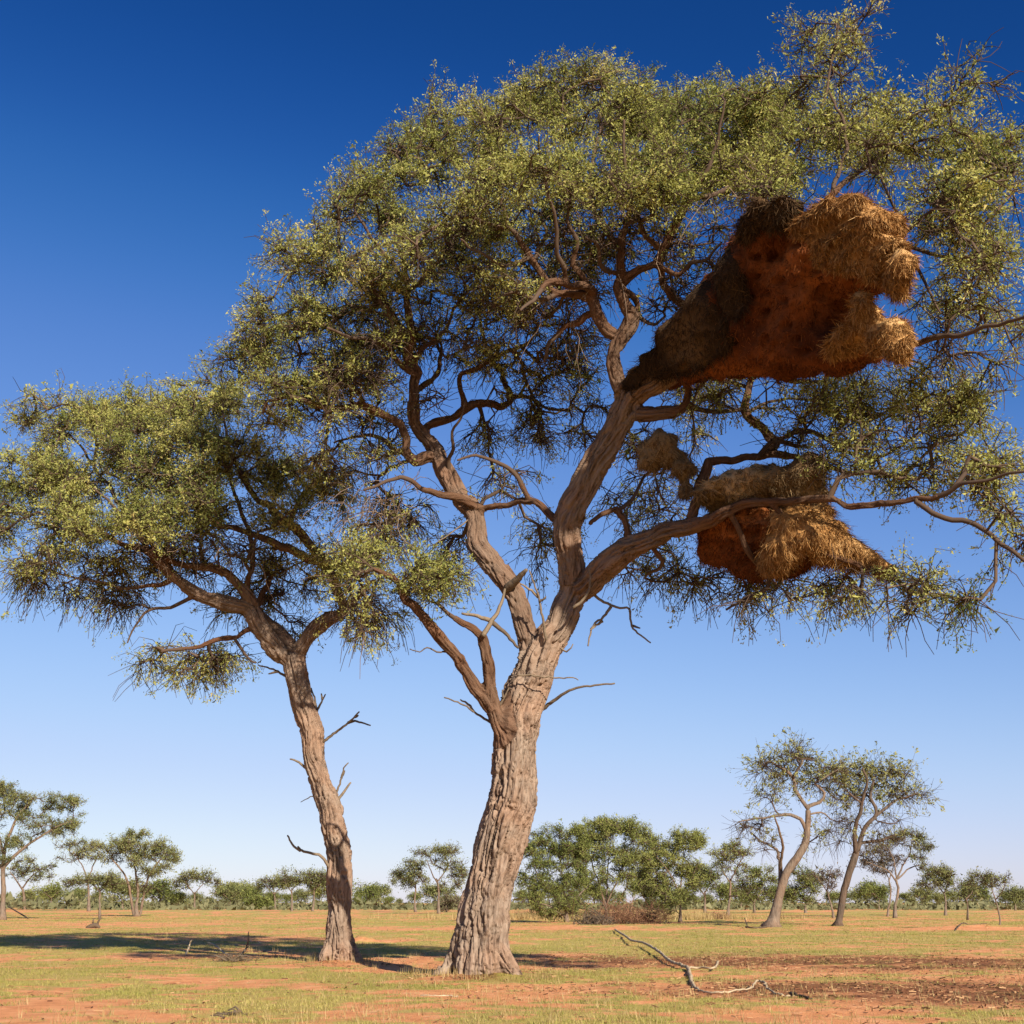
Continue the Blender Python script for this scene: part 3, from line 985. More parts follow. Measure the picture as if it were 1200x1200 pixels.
# low limb on the right that carries the lower nest
L1([(672, 700, 14), (690, 682, 15), (712, 664, 15), (730, 648, 14), (750, 636, 13), (770, 627, 12), (784, 621, 11), (809, 615, 9), (832, 609, 8), (855, 599, 7), (876, 592, 6), (905, 588, 5), (945, 585, 4.5), (981, 584, 4), (998, 594, 4), (1022, 595, 4), (1040, 590, 4), (1080, 588, 4), (1104, 581, 3.6), (1122, 570, 3), (1160, 562, 2.5), (1210, 555, 2)], dY=-5.5)
L1([(1076, 589, 3.5), (1094, 600, 3.5), (1113, 608, 3.6), (1136, 612, 3.6), (1168, 634, 3.4), (1200, 656, 3), (1240, 668, 2)], dY=-1.0)
L1([(808, 612, 7), (814, 588, 6.5), (820, 566, 6.5), (828, 546, 6), (833, 541, 5), (855, 540, 5), (881, 535, 5), (905, 532, 4.5), (934, 534, 4), (952, 537, 3.5), (981, 546, 3), (1022, 557, 3), (1060, 553, 2.5), (1085, 530, 2), (1115, 510, 1.5)], dY=0.6)
L1([(900, 531, 5), (909, 517, 5), (896, 502, 5), (882, 490, 5), (876, 476, 5), (877, 463, 4.5), (880, 449, 4), (893, 438, 3.4), (930, 450, 2.6), (970, 448, 2)], dY=1.2)
L1([(909, 517, 4), (931, 508, 3.6), (952, 508, 3), (970, 517, 3), (981, 525, 2.8), (1010, 520, 2.4), (1030, 495, 2), (1060, 480, 1.6), (1100, 470, 1.3)], dY=0.3)
L1([(981, 527, 2.5), (1020, 535, 2.2), (1050, 525, 2), (1080, 505, 1.6)], dY=-1.2)
L1([(741, 640, 5), (733, 620, 4.5), (724, 605, 4.5), (720, 595, 4), (706, 602, 3.6), (690, 614, 3)], dY=-0.3)
L1([(722, 600, 3), (740, 585, 2.5), (755, 560, 2), (775, 545, 1.5)], dY=0.6)
L1([(855, 600, 4), (870, 640, 4), (900, 680, 3), (880, 700, 2.4), (850, 715, 1.8)], dY=0.9)
L1([(905, 590, 4), (950, 640, 4), (1000, 660, 3.6), (1040, 675, 3), (1070, 690, 2.4), (1110, 700, 1.6)], dY=0.2)
L1([(760, 633, 4), (775, 655, 3), (770, 668, 2.5), (755, 678, 1.6)], dY=1.0)
# the low fork on the left
L1([(599, 895, 7), (592, 870, 9.5), (584, 845, 10), (577, 822, 9), (574, 800, 7.5), (574, 780, 7), (569, 760, 6.5), (566, 746, 5.5), (560, 742, 4.5), (550, 736, 4), (537, 727, 3.5), (520, 712, 2.5)], dY=-0.9)
L1([(582, 836, 9), (566, 818, 8.5), (550, 795, 8), (535, 772, 7.5), (520, 752, 7), (505, 731, 6.5), (490, 714, 6), (476, 698, 5), (460, 682, 4), (440, 668, 3)], dY=-1.0)

thin1 = remesh_limbs(T1, 'trunk', 0.0195, 0.045, M_BARK, main_root)

#            px   py   rx  ry   dY   sY   n   (up, leaf, droop)
CL1 = [
    (295, 425, 32, 26, 1.2, 1.2, 34), (335, 375, 50, 36, 0.8, 1.6, 48), (375, 305, 55, 42, 0.8, 1.8, 55), (425, 240, 55, 42, 0.5, 2.0, 55),
    (478, 180, 55, 36, 0.3, 2.0, 50), (545, 160, 60, 40, 0.5, 2.3, 60), (620, 135, 65, 46, 0.3, 2.5, 70), (700, 130, 70, 46, 0.0, 2.6, 75),
    (780, 140, 65, 46, -0.5, 2.8, 75), (860, 145, 65, 46, -1.0, 2.8, 75), (935, 150, 60, 50, -1.5, 2.6, 62), (1015, 165, 60, 55, -2.0, 2.5, 50),
    (1085, 150, 50, 48, -2.5, 2.2, 34), (1140, 95, 28, 24, -2.5, 1.2, 9, 1.0, 0.8, 0.1), (970, 70, 40, 45, -1.6, 1.2, 24, 1.2, 0.7, 0.0), (1005, 40, 25, 28, -1.6, 0.8, 8, 1.2, 0.6, 0.0),
    (345, 450, 50, 34, 0.0, 1.7, 40, 0.8, 0.8, 0.15), (410, 395, 70, 45, -0.6, 2.0, 50, 0.8, 0.7, 0.15), (485, 320, 70, 50, -1.0, 2.2, 65), (560, 250, 75, 50, -1.5, 2.3, 75),
    (645, 220, 75, 46, -2.5, 2.3, 85), (735, 210, 75, 40, -3.2, 2.4, 85), (820, 195, 70, 36, -3.4, 2.3, 70), (900, 205, 55, 26, -3.6, 1.6, 38),
    (590, 325, 60, 45, -1.5, 2.0, 36, 0.8, 0.7, 0.15), (525, 410, 65, 45, -0.5, 2.0, 36, 0.5, 0.45, 0.25), (425, 470, 65, 34, 0.3, 2.0, 38, 0.4, 0.5, 0.3), (335, 485, 36, 26, 0.5, 1.2, 20, 0.4, 0.8, 0.3),
    (605, 400, 50, 45, 0.3, 1.6, 20, 0.4, 0.5, 0.3), (665, 320, 45, 40, -1.4, 1.5, 24, 0.7, 0.6, 0.2), (650, 450, 45, 45, 1.4, 1.4, 14, 0.2, 0.6, 0.5),
    (450, 600, 55, 34, 1.5, 1.6, 30, -0.2, 0.75, 0.5), (530, 655, 32, 32, 1.4, 1.2, 22, -0.2, 0.6, 0.6), (645, 640, 22, 34, 1.5, 1.0, 16, -0.3, 0.7, 0.7), (600, 505, 45, 26, 1.0, 1.2, 26, 0.0, 0.6, 0.5), (690, 500, 24, 40, 1.4, 1.0, 18, 0.0, 0.5, 0.4), (760, 600, 40, 30, 1.2, 1.2, 26, -0.1, 0.6, 0.4), (830, 455, 40, 20, 0.8, 1.2, 18, 0.1, 0.5, 0.3), (750, 520, 24, 30, 1.0, 1.0, 14, 0.0, 0.5, 0.4), (580, 560, 30, 16, 0.6, 0.8, 10, -0.2, 0.4, 0.5),
    (400, 540, 45, 24, 1.5, 1.4, 16, 0.0, 0.6, 0.5),
    (1105, 235, 60, 50, -2.6, 1.8, 56), (1160, 190, 34, 40, -2.6, 1.4, 26), (1155, 300, 42, 50, -3.0, 1.5, 26, 0.6, 0.8, 0.15), (1120, 360, 50, 40, -2.8, 1.5, 20, 0.4, 0.7, 0.3), (1185, 390, 40, 45, -3.0, 1.5, 14, 0.4, 0.7, 0.4),
    (1190, 230, 20, 40, -3, 1.0, 6, 1, 0.7, 0.1),
    (960, 465, 75, 26, -1.8, 1.8, 30, 0.6, 0.8, 0.15), (1050, 480, 75, 34, -2.0, 1.8, 40, 0.7, 0.8, 0.15), (1125, 480, 42, 34, -2.4, 1.5, 20, 0.6, 0.8, 0.2), (880, 460, 55, 22, -1.6, 1.6, 16, 0.3, 0.7, 0.3),
    (1090, 545, 55, 30, -2.6, 1.6, 26, 0.5, 0.8, 0.25), (1165, 555, 45, 40, -3.4, 1.6, 24, 0.5, 0.8, 0.25), (1000, 545, 50, 18, -2.4, 1.2, 12, 0.5, 0.7, 0.3), (1185, 620, 24, 24, -3.8, 1.2, 9, 0.2, 0.8, 0.4),
    (900, 695, 70, 22, -0.6, 1.8, 24, -0.3, 0.8, 0.6), (820, 685, 50, 20, 0.2, 1.6, 18, -0.3, 0.7, 0.6), (755, 660, 40, 30, 1.2, 1.4, 18, -0.3, 0.8, 0.6), (985, 685, 50, 18, -2.0, 1.4, 16, -0.2, 0.8, 0.5),
    (1065, 692, 45, 20, -3.4, 1.2, 20, 0.0, 0.9, 0.4), (1115, 700, 24, 14, -3.6, 0.8, 8, 0.0, 0.9, 0.4), (720, 590, 22, 25, 0.3, 0.8, 5, 0.2, 0.6, 0.4), (780, 570, 40, 30, 0.6, 1.0, 10, 0.1, 0.6, 0.4),
    (470, 420, 80, 60, -0.2, 1.6, 62, 0.3, 0.15, 0.2), (560, 400, 80, 60, 0.0, 1.8, 70, 0.3, 0.15, 0.25), (650, 330, 70, 60, -1.2, 1.8, 64, 0.3, 0.12, 0.25), (390, 440, 60, 40, 0.0, 1.6, 46, 0.3, 0.15, 0.2), (440, 350, 60, 50, -0.4, 1.8, 46, 0.4, 0.2, 0.2), (540, 300, 60, 50, -0.8, 1.8, 40, 0.4, 0.2, 0.2), (700, 270, 60, 40, -1.8, 1.6, 34, 0.3, 0.2, 0.2),
    (760, 270, 50, 35, -2.4, 1.4, 30, 0.3, 0.15, 0.3), (780, 330, 40, 40, -2.4, 1.0, 18, 0.2, 0.15, 0.3), (660, 410, 50, 40, 0.2, 1.4, 24, 0.2, 0.3, 0.4), (620, 470, 50, 40, 0.8, 1.4, 20, 0.1, 0.3, 0.4),
    (840, 300, 36, 40, -2.5, 1.0, 12, 0.2, 0.4, 0.3), (690, 420, 30, 50, 1.2, 1.0, 14, 0.2, 0.5, 0.4), (420, 520, 70, 34, 0.8, 1.6, 36, 0.1, 0.35, 0.35), (480, 610, 50, 30, 1.2, 1.2, 16, -0.1, 0.4, 0.5),
    (790, 500, 40, 30, 1.2, 1.0, 14, 0.1, 0.5, 0.4), (1000, 510, 90, 40, -2.0, 1.6, 36, 0.3, 0.25, 0.3), (1130, 420, 60, 40, -3.4, 1.4, 16, 0.3, 0.2, 0.4),
    (430, 668, 48, 26, -1.2, 1.0, 30, 0.8, 1.0, 0.2), (495, 690, 42, 22, -1.6, 0.9, 32, 0.8, 1.0, 0.2), (425, 720, 36, 26, -0.8, 1.0, 10, -0.4, 0.6, 0.8),
]
# the right half of the crown leans out towards the viewer
CL1 = [(c[0], c[1], c[2], c[3], c[4] - max(0, c[0] - 840) / 300 * (2.8 if c[1] < 330 else 1.4), c[5], int(c[6] * (1.3 if c[0] < 1040 and c[1] < 450 else 1.3)), *c[7:]) for c in CL1]
A1, st1 = crown_points(CL1, YM)
T1.grow(A1, st1, tip=0.0125, jit=0.07)
T1.branch_buf(thin=thin1).build('branchwork', M_TWIG, main_root, kind='stuff')
tb, lb = Buf(), Buf()
info = dress(T1, st1, tb, lb, reach=1.25, tw=(3, 4), tlen=(0.25, 0.75), size=0.050, aspect=0.38, up=0.85, per=17, leaf_at=1, r0=0.0095, spread=0.05)
print('tris', sum(len(m.loops) - 2 * len(m.polygons) for m in bpy.data.meshes));print('main tree twigs/leaf points', info)
tb.build('twigs', M_TWIG, main_root, kind='stuff')
lb.build('foliage', M_LEAF, main_root, smooth=False, kind='stuff')
# bare hanging tangles of dead twigs inside the crown
bt = Buf()
for cx, cy, rx, ry, n, dy in ((450, 590, 42, 26, 70, 0.2), (660, 350, 40, 45, 60, -1.8), (780, 250, 60, 40, 60, -2.6), (880, 230, 30, 25, 34, -4.2), (690, 300, 50, 30, 40, -2.0), (1000, 420, 50, 15, 20, -3.4)):
    P0 = np.array([at(cx + rng.normal(0, rx * 0.5), cy + rng.normal(0, ry * 0.5), YM + dy + rng.normal(0, 0.5)) for _ in range(n)])
    D0 = rng.normal(0, 1, (n, 3)) + np.array((-0.2, 0, -0.2))
    spray(P0, D0, rng.uniform(0.6, 1.5, n), np.full(n, 0.25), 6, bt, 0.009, rng.uniform(0.5, 1, n), zig=0.4)
bt.build('dead_twig_tangle', M_TWIG, main_root, kind='stuff')
# separate dead twigs and stubs on trunk and limbs
DT = lambda pts, Y, **k: dead_twig(pts, Y, T1.trunk, **k)
DT([(584, 850), (574, 846), (562, 838), (555, 834), (543, 826), (521, 817)], YM - 0.3, r=2.2, dY=-0.4, subs=([(555, 834), (548, 824), (538, 820)],))
DT([(632, 834), (648, 822), (661, 813), (680, 805), (720, 801)], YM - 0.4, r=3.0, dY=-0.6)
DT([(606, 791), (630, 792), (655, 795), (672, 794), (678, 797)], YM - 0.95, r=1.6, dY=-0.3)
DT([(692, 692), (702, 702), (722, 712), (737, 713), (740, 733), (750, 744), (762, 753)], YM - 0.7, r=2.4, dY=-0.6, subs=([(716, 711), (707, 723), (695, 733), (689, 757)], [(740, 733), (751, 737)], [(706, 728), (692, 738)]))
DT([(640, 750), (634, 715), (630, 695), (620, 668)], YM - 0.9, r=2.4, dY=-0.3, subs=([(631, 700), (620, 690), (610, 684)], [(632, 705), (640, 700)]))
DT([(594, 690, 7), (606, 679, 5.5), (617, 668, 2.5)], YM - 0.4, dY=-0.5, name='broken_stub')
DT([(566, 745), (576, 728), (586, 711), (592, 690)], YM - 1.1, r=4.0, dY=0.4, subs=([(576, 729), (590, 740), (607, 759)], [(577, 728), (560, 722), (542, 719)]))
DT([(531, 766), (520, 764), (512, 764), (500, 759), (492, 764), (480, 760)], YM - 0.9, r=1.6, dY=-0.2)
DT([(582, 832), (590, 818), (596, 806)], YM - 0.6, r=2.2, dY=-0.2, subs=([(590, 818), (588, 808)],))
DT([(655, 758), (664, 764), (671, 755)], YM - 0.6, r=1.8, dY=-0.2)
DT([(672, 712), (686, 700), (692, 680), (690, 664)], YM - 1.35, r=2.5, dY=-0.1)
DT([(1058, 345), (1075, 355), (1092, 370), (1110, 375)], YM - 3.4, r=1.6, dY=-0.3)
DT([(1040, 415), (1060, 425), (1085, 440), (1105, 442)], YM - 3.2, r=2.2, dY=-0.4, subs=([(1055, 422), (1075, 425), (1092, 436)],))
DT([(550, 600), (560, 592), (548, 610), (506, 640)], YM + 0.1, r=1.8, dY=-0.3)

#@@SMALL
# ------------------------------------------------------------------ the smaller camelthorn
YS = float(B_SMALL[1])
small_root = thing('camelthorn_tree', 'smaller slender camelthorn tree leaning left with flat crown and no nests', 'tree', (B_SMALL[0], YS, float(gz(B_SMALL[0], YS))))
T2 = Tree(YS)
L2 = T2.limb
L2([(398, 1142, 22), (399, 1128, 20), (398, 1110, 16.5), (398, 1080, 15), (398, 1050, 14), (397, 1010, 14), (394, 985, 14), (389, 960, 13.5), (384, 940, 14), (377, 920, 12.5), (369, 890, 13), (366, 860, 13), (361, 840, 13), (354, 820, 13), (350, 800, 13), (345, 780, 12.5), (340, 768, 12)], Y0=YS, dY=-0.4, grow=False)
for pts in ([(390, 1105, 9), (382, 1122, 7), (372, 1138, 4)], [(406, 1105, 9), (415, 1122, 7), (428, 1137, 4)], [(398, 1108, 9), (399, 1125, 8), (400, 1142, 5)]):
    L2(pts, dY=-0.25, grow=False)
L2([(340, 770, 11), (330, 768, 10.5), (317, 752, 11), (302, 732, 11), (297, 720, 10.5), (291, 712, 9), (277, 710, 8.5), (255, 705, 8), (237, 700, 7.5), (220, 690, 7), (205, 677, 7), (190, 662, 6.5), (177, 650, 6), (155, 640, 4), (120, 625, 3), (85, 615, 2.2), (45, 600, 1.8)], dY=-2.0)
L2([(297, 720, 8), (294, 702, 7), (280, 685, 6), (265, 672, 5.5), (245, 664, 5), (217, 660, 4), (197, 654, 3), (170, 630, 2.4), (140, 600, 2), (110, 570, 1.6)], dY=-1.5)
L2([(290, 693, 4), (292, 677, 3.8), (296, 655, 3.6), (295, 632, 3.2), (285, 600, 2.6), (270, 560, 2), (255, 515, 1.5)], dY=-0.5)
L2([(290, 738, 3.5), (275, 747, 3.2), (255, 751, 3), (235, 757, 3), (215, 761, 2.6), (187, 763, 2)], dY=-0.6)
L2([(275, 748, 2), (280, 760, 2), (292, 772, 1.8), (302, 778, 1.4)], dY=-0.3)
L2([(345, 775, 10), (352, 760, 9), (370, 737, 8.5), (385, 725, 7.5), (400, 718, 6.5), (398, 700, 6), (388, 676, 6), (375, 655, 6), (356, 630, 6), (337, 614, 5.6), (316, 597, 5), (300, 582, 4), (280, 550, 3), (270, 520, 2.2), (262, 480, 1.5)], dY=-0.8)
L2([(348, 766, 8), (340, 755, 7.5), (325, 740, 7.5), (310, 728, 7), (303, 715, 6), (310, 695, 4), (320, 670, 3)], dY=0.5)
L2([(376, 657, 5), (365, 654, 5), (345, 647, 5), (325, 637, 5), (305, 630, 4.6), (280, 622, 3.6), (255, 615, 3), (230, 590, 2.2), (205, 560, 1.8)], dY=-1.2)
L2([(400, 718, 5), (412, 705, 4.5), (425, 695, 3.6), (440, 680, 2.4)], dY=-0.6)
L2([(337, 614, 4), (350, 590, 3), (365, 565, 2.4), (385, 550, 1.8)], dY=0.8)
L2([(205, 677, 4), (180, 685, 3), (150, 690, 2.4), (125, 685, 2), (95, 680, 1.5)], dY=-0.6)
L2([(177, 650, 4), (160, 620, 3), (140, 590, 2.4), (110, 545, 2), (85, 510, 1.5)], dY=1.8)
L2([(230, 698, 3), (200, 712, 2.2), (172, 716, 2), (160, 730, 1.6), (150, 752, 1.2)], dY=-0.2)
thin2 = remesh_limbs(T2, 'trunk', 0.020, 0.045, M_BARK2, small_root, bark=1.0, pale=(0.06, 0.15))
CL2 = [
    (60, 490, 50, 26, 0.8, 1.6, 40), (130, 490, 60, 30, 0.6, 2.0, 56), (200, 480, 60, 32, 0.4, 2.0, 58), (255, 472, 34, 26, 0.4, 1.4, 26),
    (30, 560, 40, 30, -0.5, 1.6, 28), (75, 560, 55, 34, 0.4, 2.2, 46), (140, 550, 65, 38, -0.8, 2.2, 66), (215, 545, 70, 38, -1.3, 2.2, 72), (290, 535, 65, 36, -0.9, 2.0, 62), (360, 555, 42, 30, -0.5, 1.6, 30),
    (20, 610, 34, 30, -1.2, 1.2, 22), (95, 615, 60, 32, -2.0, 1.8, 54), (175, 610, 60, 32, -2.2, 1.8, 50), (255, 600, 50, 26, -2.0, 1.5, 36), (335, 600, 40, 26, -1.4, 1.4, 24), (388, 590, 28, 24, -0.6, 1.0, 12, 0.5, 0.8, 0.2),
    (50, 655, 40, 26, -1.6, 1.4, 22, 0.0, 0.8, 0.5), (110, 655, 50, 20, -1.6, 1.4, 24, 0.2, 0.8, 0.4), (190, 650, 40, 20, -1.0, 1.4, 16, 0.2, 0.7, 0.4),
    (215, 768, 50, 20, -0.3, 1.0, 30, -0.3, 0.9, 0.6), (270, 775, 30, 16, -0.3, 0.8, 12, -0.3, 0.8, 0.6), (170, 770, 18, 10, -0.3, 0.6, 8, -0.3, 0.9, 0.5),
    (320, 680, 40, 34, 0.9, 1.2, 22, 0.2, 0.6, 0.4), (250, 715, 36, 14, 0.6, 1.0, 10, 0.0, 0.6, 0.5), (375, 690, 30, 24, 0.4, 1.0, 12, 0.0, 0.6, 0.5), (420, 700, 36, 26, -0.4, 1.0, 14, -0.2, 0.6, 0.7),
    (250, 640, 70, 40, -0.8, 1.4, 46, 0.2, 0.12, 0.25), (180, 650, 60, 30, -1.2, 1.4, 30, 0.1, 0.15, 0.3), (330, 640, 50, 40, -0.2, 1.2, 28, 0.2, 0.25, 0.3), (320, 720, 40, 34, 0.8, 1.0, 22, 0.0, 0.4, 0.5),
    (40, 670, 36, 20, -1.4, 1.2, 16, -0.3, 0.6, 0.8), (130, 690, 60, 20, -1.4, 1.2, 20, -0.3, 0.5, 0.9), (440, 720, 30, 20, -0.6, 0.8, 14, -0.4, 0.5, 0.9),
    (395, 655, 36, 20, -1.2, 0.9, 20, 0.8, 1.0, 0.2), (150, 715, 24, 20, -0.8, 0.8, 8, -0.4, 0.4, 0.7), (90, 690, 40, 14, -1.2, 1.0, 10, -0.3, 0.7, 0.7),
]
CL2 = [(*c[:6], int(c[6] * 1.25), *c[7:]) for c in CL2]
A2, st2 = crown_points(CL2, YS)
T2.grow(A2, st2, tip=0.0125, jit=0.07)
T2.branch_buf(thin=thin2).build('branchwork', M_TWIG, small_root, kind='stuff')
tb, lb = Buf(), Buf()
info = dress(T2, st2, tb, lb, reach=1.25, tw=(3, 4), tlen=(0.25, 0.75), size=0.055, aspect=0.38, up=0.85, per=17, leaf_at=1, r0=0.0095, spread=0.055)
print('small tree twigs/leaf points', info)
tb.build('twigs', M_TWIG, small_root, kind='stuff')
lb.build('foliage', M_LEAF, small_root, smooth=False, kind='stuff')
bt = Buf()
for cx, cy, rx, ry, n, dy in ((270, 640, 50, 20, 60, -1.6), (200, 640, 30, 20, 30, -1.8), (420, 700, 22, 15, 24, -0.6)):
    P0 = np.array([at(cx + rng.normal(0, rx * 0.5), cy + rng.normal(0, ry * 0.5), YS + dy + rng.normal(0, 0.4)) for _ in range(n)])
    spray(P0, rng.normal(0, 1, (n, 3)), rng.uniform(0.5, 1.2, n), np.full(n, 0.25), 5, bt, 0.009, rng.uniform(0.5, 1, n), zig=0.4)
bt.build('dead_twig_tangle', M_TWIG, small_root, kind='stuff')
DS = lambda pts, **k: dead_twig(pts, YS - 0.25, T2.trunk, **k)
DS([(366, 842), (371, 834), (368, 817), (364, 806)], r=2.2, subs=([(371, 834), (375, 826), (381, 814)], [(378, 820), (376, 813)]))
DS([(378, 870), (388, 862), (408, 847), (421, 834)], r=2.4, dY=-0.3, subs=([(408, 847), (416, 845), (434, 850)], [(416, 840), (420, 838)]))
DS([(362, 902), (355, 897), (347, 892), (340, 889)], r=2.6)
DS([(388, 940), (394, 929), (401, 909), (403, 900), (408, 894)], r=2.0, subs=([(400, 912), (404, 903)],))
DS([(390, 944), (398, 935), (406, 924), (411, 917)], r=2.8)
DS([(386, 1018), (382, 1010), (373, 1002), (350, 996), (341, 987), (337, 979)], r=2.6, dY=-0.4, subs=([(352, 997), (349, 992)],))
DS([(334, 792), (326, 787), (316, 783), (302, 779)], r=2.2, subs=([(326, 787), (314, 790)],))
DS([(383, 929), (372, 931), (364, 934), (358, 936), (352, 940)], r=1.2)

#@@NESTS
# ------------------------------------------------------------------ weaver nests
def blob(name, ells, Yb, parent, m, voxel=0.06, clamp=None, lump=0.10, tint_fn=None, holes=()):
    """union of ellipsoids (px,py,dY,rx,ry,rz) with a lumpy skin, optionally planed off underneath"""
    b = Buf()
    nu, nv = 24, 16
    th = np.linspace(0, 2 * math.pi, nu, endpoint=False); ph = np.linspace(0.02, math.pi - 0.02, nv)
    for (px, py, dy, rx, ry, rz) in ells:
        c = at(px, py, Yb + dy); k = mpp(px, py, Yb + dy)
        v = np.stack([c[0] + rx * k * np.sin(ph)[:, None] * np.cos(th)[None], c[1] + rz * np.sin(ph)[:, None] * np.sin(th)[None], c[2] + ry * k * np.cos(ph)[:, None] + 0 * th[None]], -1).reshape(-1, 3)
        i = np.arange(nv - 1)[:, None] * nu; kk = np.arange(nu)[None]; k2 = (kk + 1) % nu
        q = np.stack([i + kk, i + nu + kk, i + nu + k2, i + k2], -1).reshape(-1, 4)
        v = np.concatenate([v, [c + (0, 0, ry * k), c - (0, 0, ry * k)]])
        m0 = nu * nv; ka = np.arange(nu)
        t = np.concatenate([np.stack([ka, (ka + 1) % nu, np.full(nu, m0)], -1), np.stack([(nv - 1) * nu + (ka + 1) % nu, (nv - 1) * nu + ka, np.full(nu, m0 + 1)], -1)])
        b.add(v, q, t)
    me = b.mesh('raw', m)
    o = bpy.data.objects.new('tmp', me); C.objects.link(o)
    r = o.modifiers.new('r', 'REMESH'); r.mode = 'VOXEL'; r.voxel_size = voxel
    r = o.modifiers.new('s', 'SMOOTH'); r.factor = 0.5; r.iterations = 6
    me2 = bpy.data.meshes.new_from_object(o.evaluated_get(bpy.context.evaluated_depsgraph_get()))
    bpy.data.objects.remove(o); bpy.data.meshes.remove(me)
    n = len(me2.vertices)
    co = np.empty(n * 3, np.float32); me2.vertices.foreach_get('co', co); co = co.reshape(-1, 3).astype(float)
    nr = np.empty(n * 3, np.float32); me2.vertices.foreach_get('normal', nr); nr = nr.reshape(-1, 3).astype(float)
    for (p0, nn) in (clamp or ()):
        nn = nn / np.linalg.norm(nn)
        d = np.maximum(0, ((co - p0) * nn).sum(1))
        co = co - nn * (d * 0.93)[:, None]
    me2.vertices.foreach_set('co', co.astype(np.float32).ravel()); me2.update()
    me2.vertices.foreach_get('normal', (tmp := np.empty(n * 3, np.float32))); nr = tmp.reshape(-1, 3).astype(float)
    d = lump * (1.3 * fbm(co * 1.3, 2, 81) + 0.9 * fbm(co * 3.4, 3, 83) + 0.35 * vn(co * 11, 87))
    for (hx, hy, hr) in holes:       # entrance pits: pressed in along the view from below
        dd = []
        cpx = project(co)
        e = np.hypot(cpx[:, 0] - hx, (cpx[:, 1] - hy) * 1.3)
        d = d - 0.18 * np.exp(-(e / hr) ** 4)
    co = co + nr * d[:, None]
    me2.vertices.foreach_set('co', co.astype(np.float32).ravel())
    me2.materials.clear(); me2.materials.append(m)
    a = me2.attributes.get('tint') or me2.attributes.new('tint', 'FLOAT', 'POINT')
    tv = np.clip(0.5 + 0.9 * fbm(co * 1.1, 3, 91), 0, 1)
    if a.domain == 'POINT' and len(a.data) == n:
        a.data.foreach_set('value', tv.astype(np.float32))
    me2.polygons.foreach_set('use_smooth', np.ones(len(me2.polygons), bool))
    me2.update()
    ob = bpy.data.objects.new(name, me2)
    # straw needs the skin before it is shifted into the parent's frame
    tri = triangulate(me2)
    link(ob, parent)
    return ob, co, tri


def project(p):
    z = p[:, 1] * CT + (p[:, 2] - CAM_H) * ST
    y = -p[:, 1] * ST + (p[:, 2] - CAM_H) * CT
    return np.stack([600 + FPX * p[:, 0] / z, 600 - FPX * y / z], 1)


def triangulate(me):
    me.calc_loop_triangles()
    t = np.empty(len(me.loop_triangles) * 3, np.int32)
    me.loop_triangles.foreach_get('vertices', t)
    return t.reshape(-1, 3)


def straw(co, tri, n, lmin, lmax, wid, down, out, parent, m, name='straw', tint=(0.55, 0.25), sel=None, side=(0, 0, 0)):
    a, b_, c = co[tri[:, 0]], co[tri[:, 1]], co[tri[:, 2]]
    nn = np.cross(b_ - a, c - a)
    ar = np.linalg.norm(nn, axis=1)
    nn = nn / np.maximum(ar, 1e-9)[:, None]
    if sel is not None:
        ar = ar * sel((a + b_ + c) / 3, nn)
    k = rng.choice(len(tri), n, p=ar / ar.sum())
    u = rng.random((n, 2)); fl = u.sum(1) > 1; u[fl] = 1 - u[fl]
    p = a[k] + (b_[k] - a[k]) * u[:, :1] + (c[k] - a[k]) * u[:, 1:]
    d = np.array((0, 0, -down)) + np.array(side) + rng.normal(0, 0.5, (n, 3))
    d = d - nn[k] * (d * nn[k]).sum(1, keepdims=True)          # straw lies along the thatch, tips lifting a little
    d = norm(norm(d) + nn[k] * out * rng.uniform(-0.1, 1.0, (n, 1)) ** 2)
    L = (lmin + (lmax - lmin) * rng.random(n) ** 1.6)[:, None]
    w = norm(np.cross(d, nn[k] + rng.normal(0, 0.5, (n, 3)))) * wid
    p = p - nn[k] * 0.02
    tip = p + norm(d + np.array((0, 0, -0.2))) * L
    v = np.stack([p - w, p + w, tip + w * 0.35, tip - w * 0.35], 1).reshape(-1, 3)
    s = Buf()
    s.add(v, np.arange(n * 4).reshape(-1, 4), None, np.repeat(np.clip(rng.normal(tint[0], tint[1], n), 0, 1), 4))
    return s.build(name, m, parent, smooth=False, kind='stuff')


def plane_y(px, py, p0, n):
    """depth at which the ray through a pixel meets a plane"""
    c = np.array((0, 0, CAM_H)); d = at(px, py, 1.0) - c
    return float(np.dot(p0 - c, n) / np.dot(d, n))


dU = at(1040, 402, YM - 6.2) - at(752, 456, YM - 2.2)
nU = np.cross(dU, np.array((0, -0.82, 0.57))); nU /= np.linalg.norm(nU)
pU = at(885, 400, YM - 4.5)
PU = lambda px, py: plane_y(px, py, pU, nU)
un = thing('weaver_nest', 'huge upper straw nest with red underside hanging in the big tree', 'nest', at(880, 400, PU(880, 400)))


def under(rows, P, off=0.0):
    """ellipsoids whose faces lie about on the sloping underside of a nest"""
    return [(x, y, P(x, y) + rz * 0.75 + off, rx, ry, rz) for x, y, rx, ry, rz in rows]


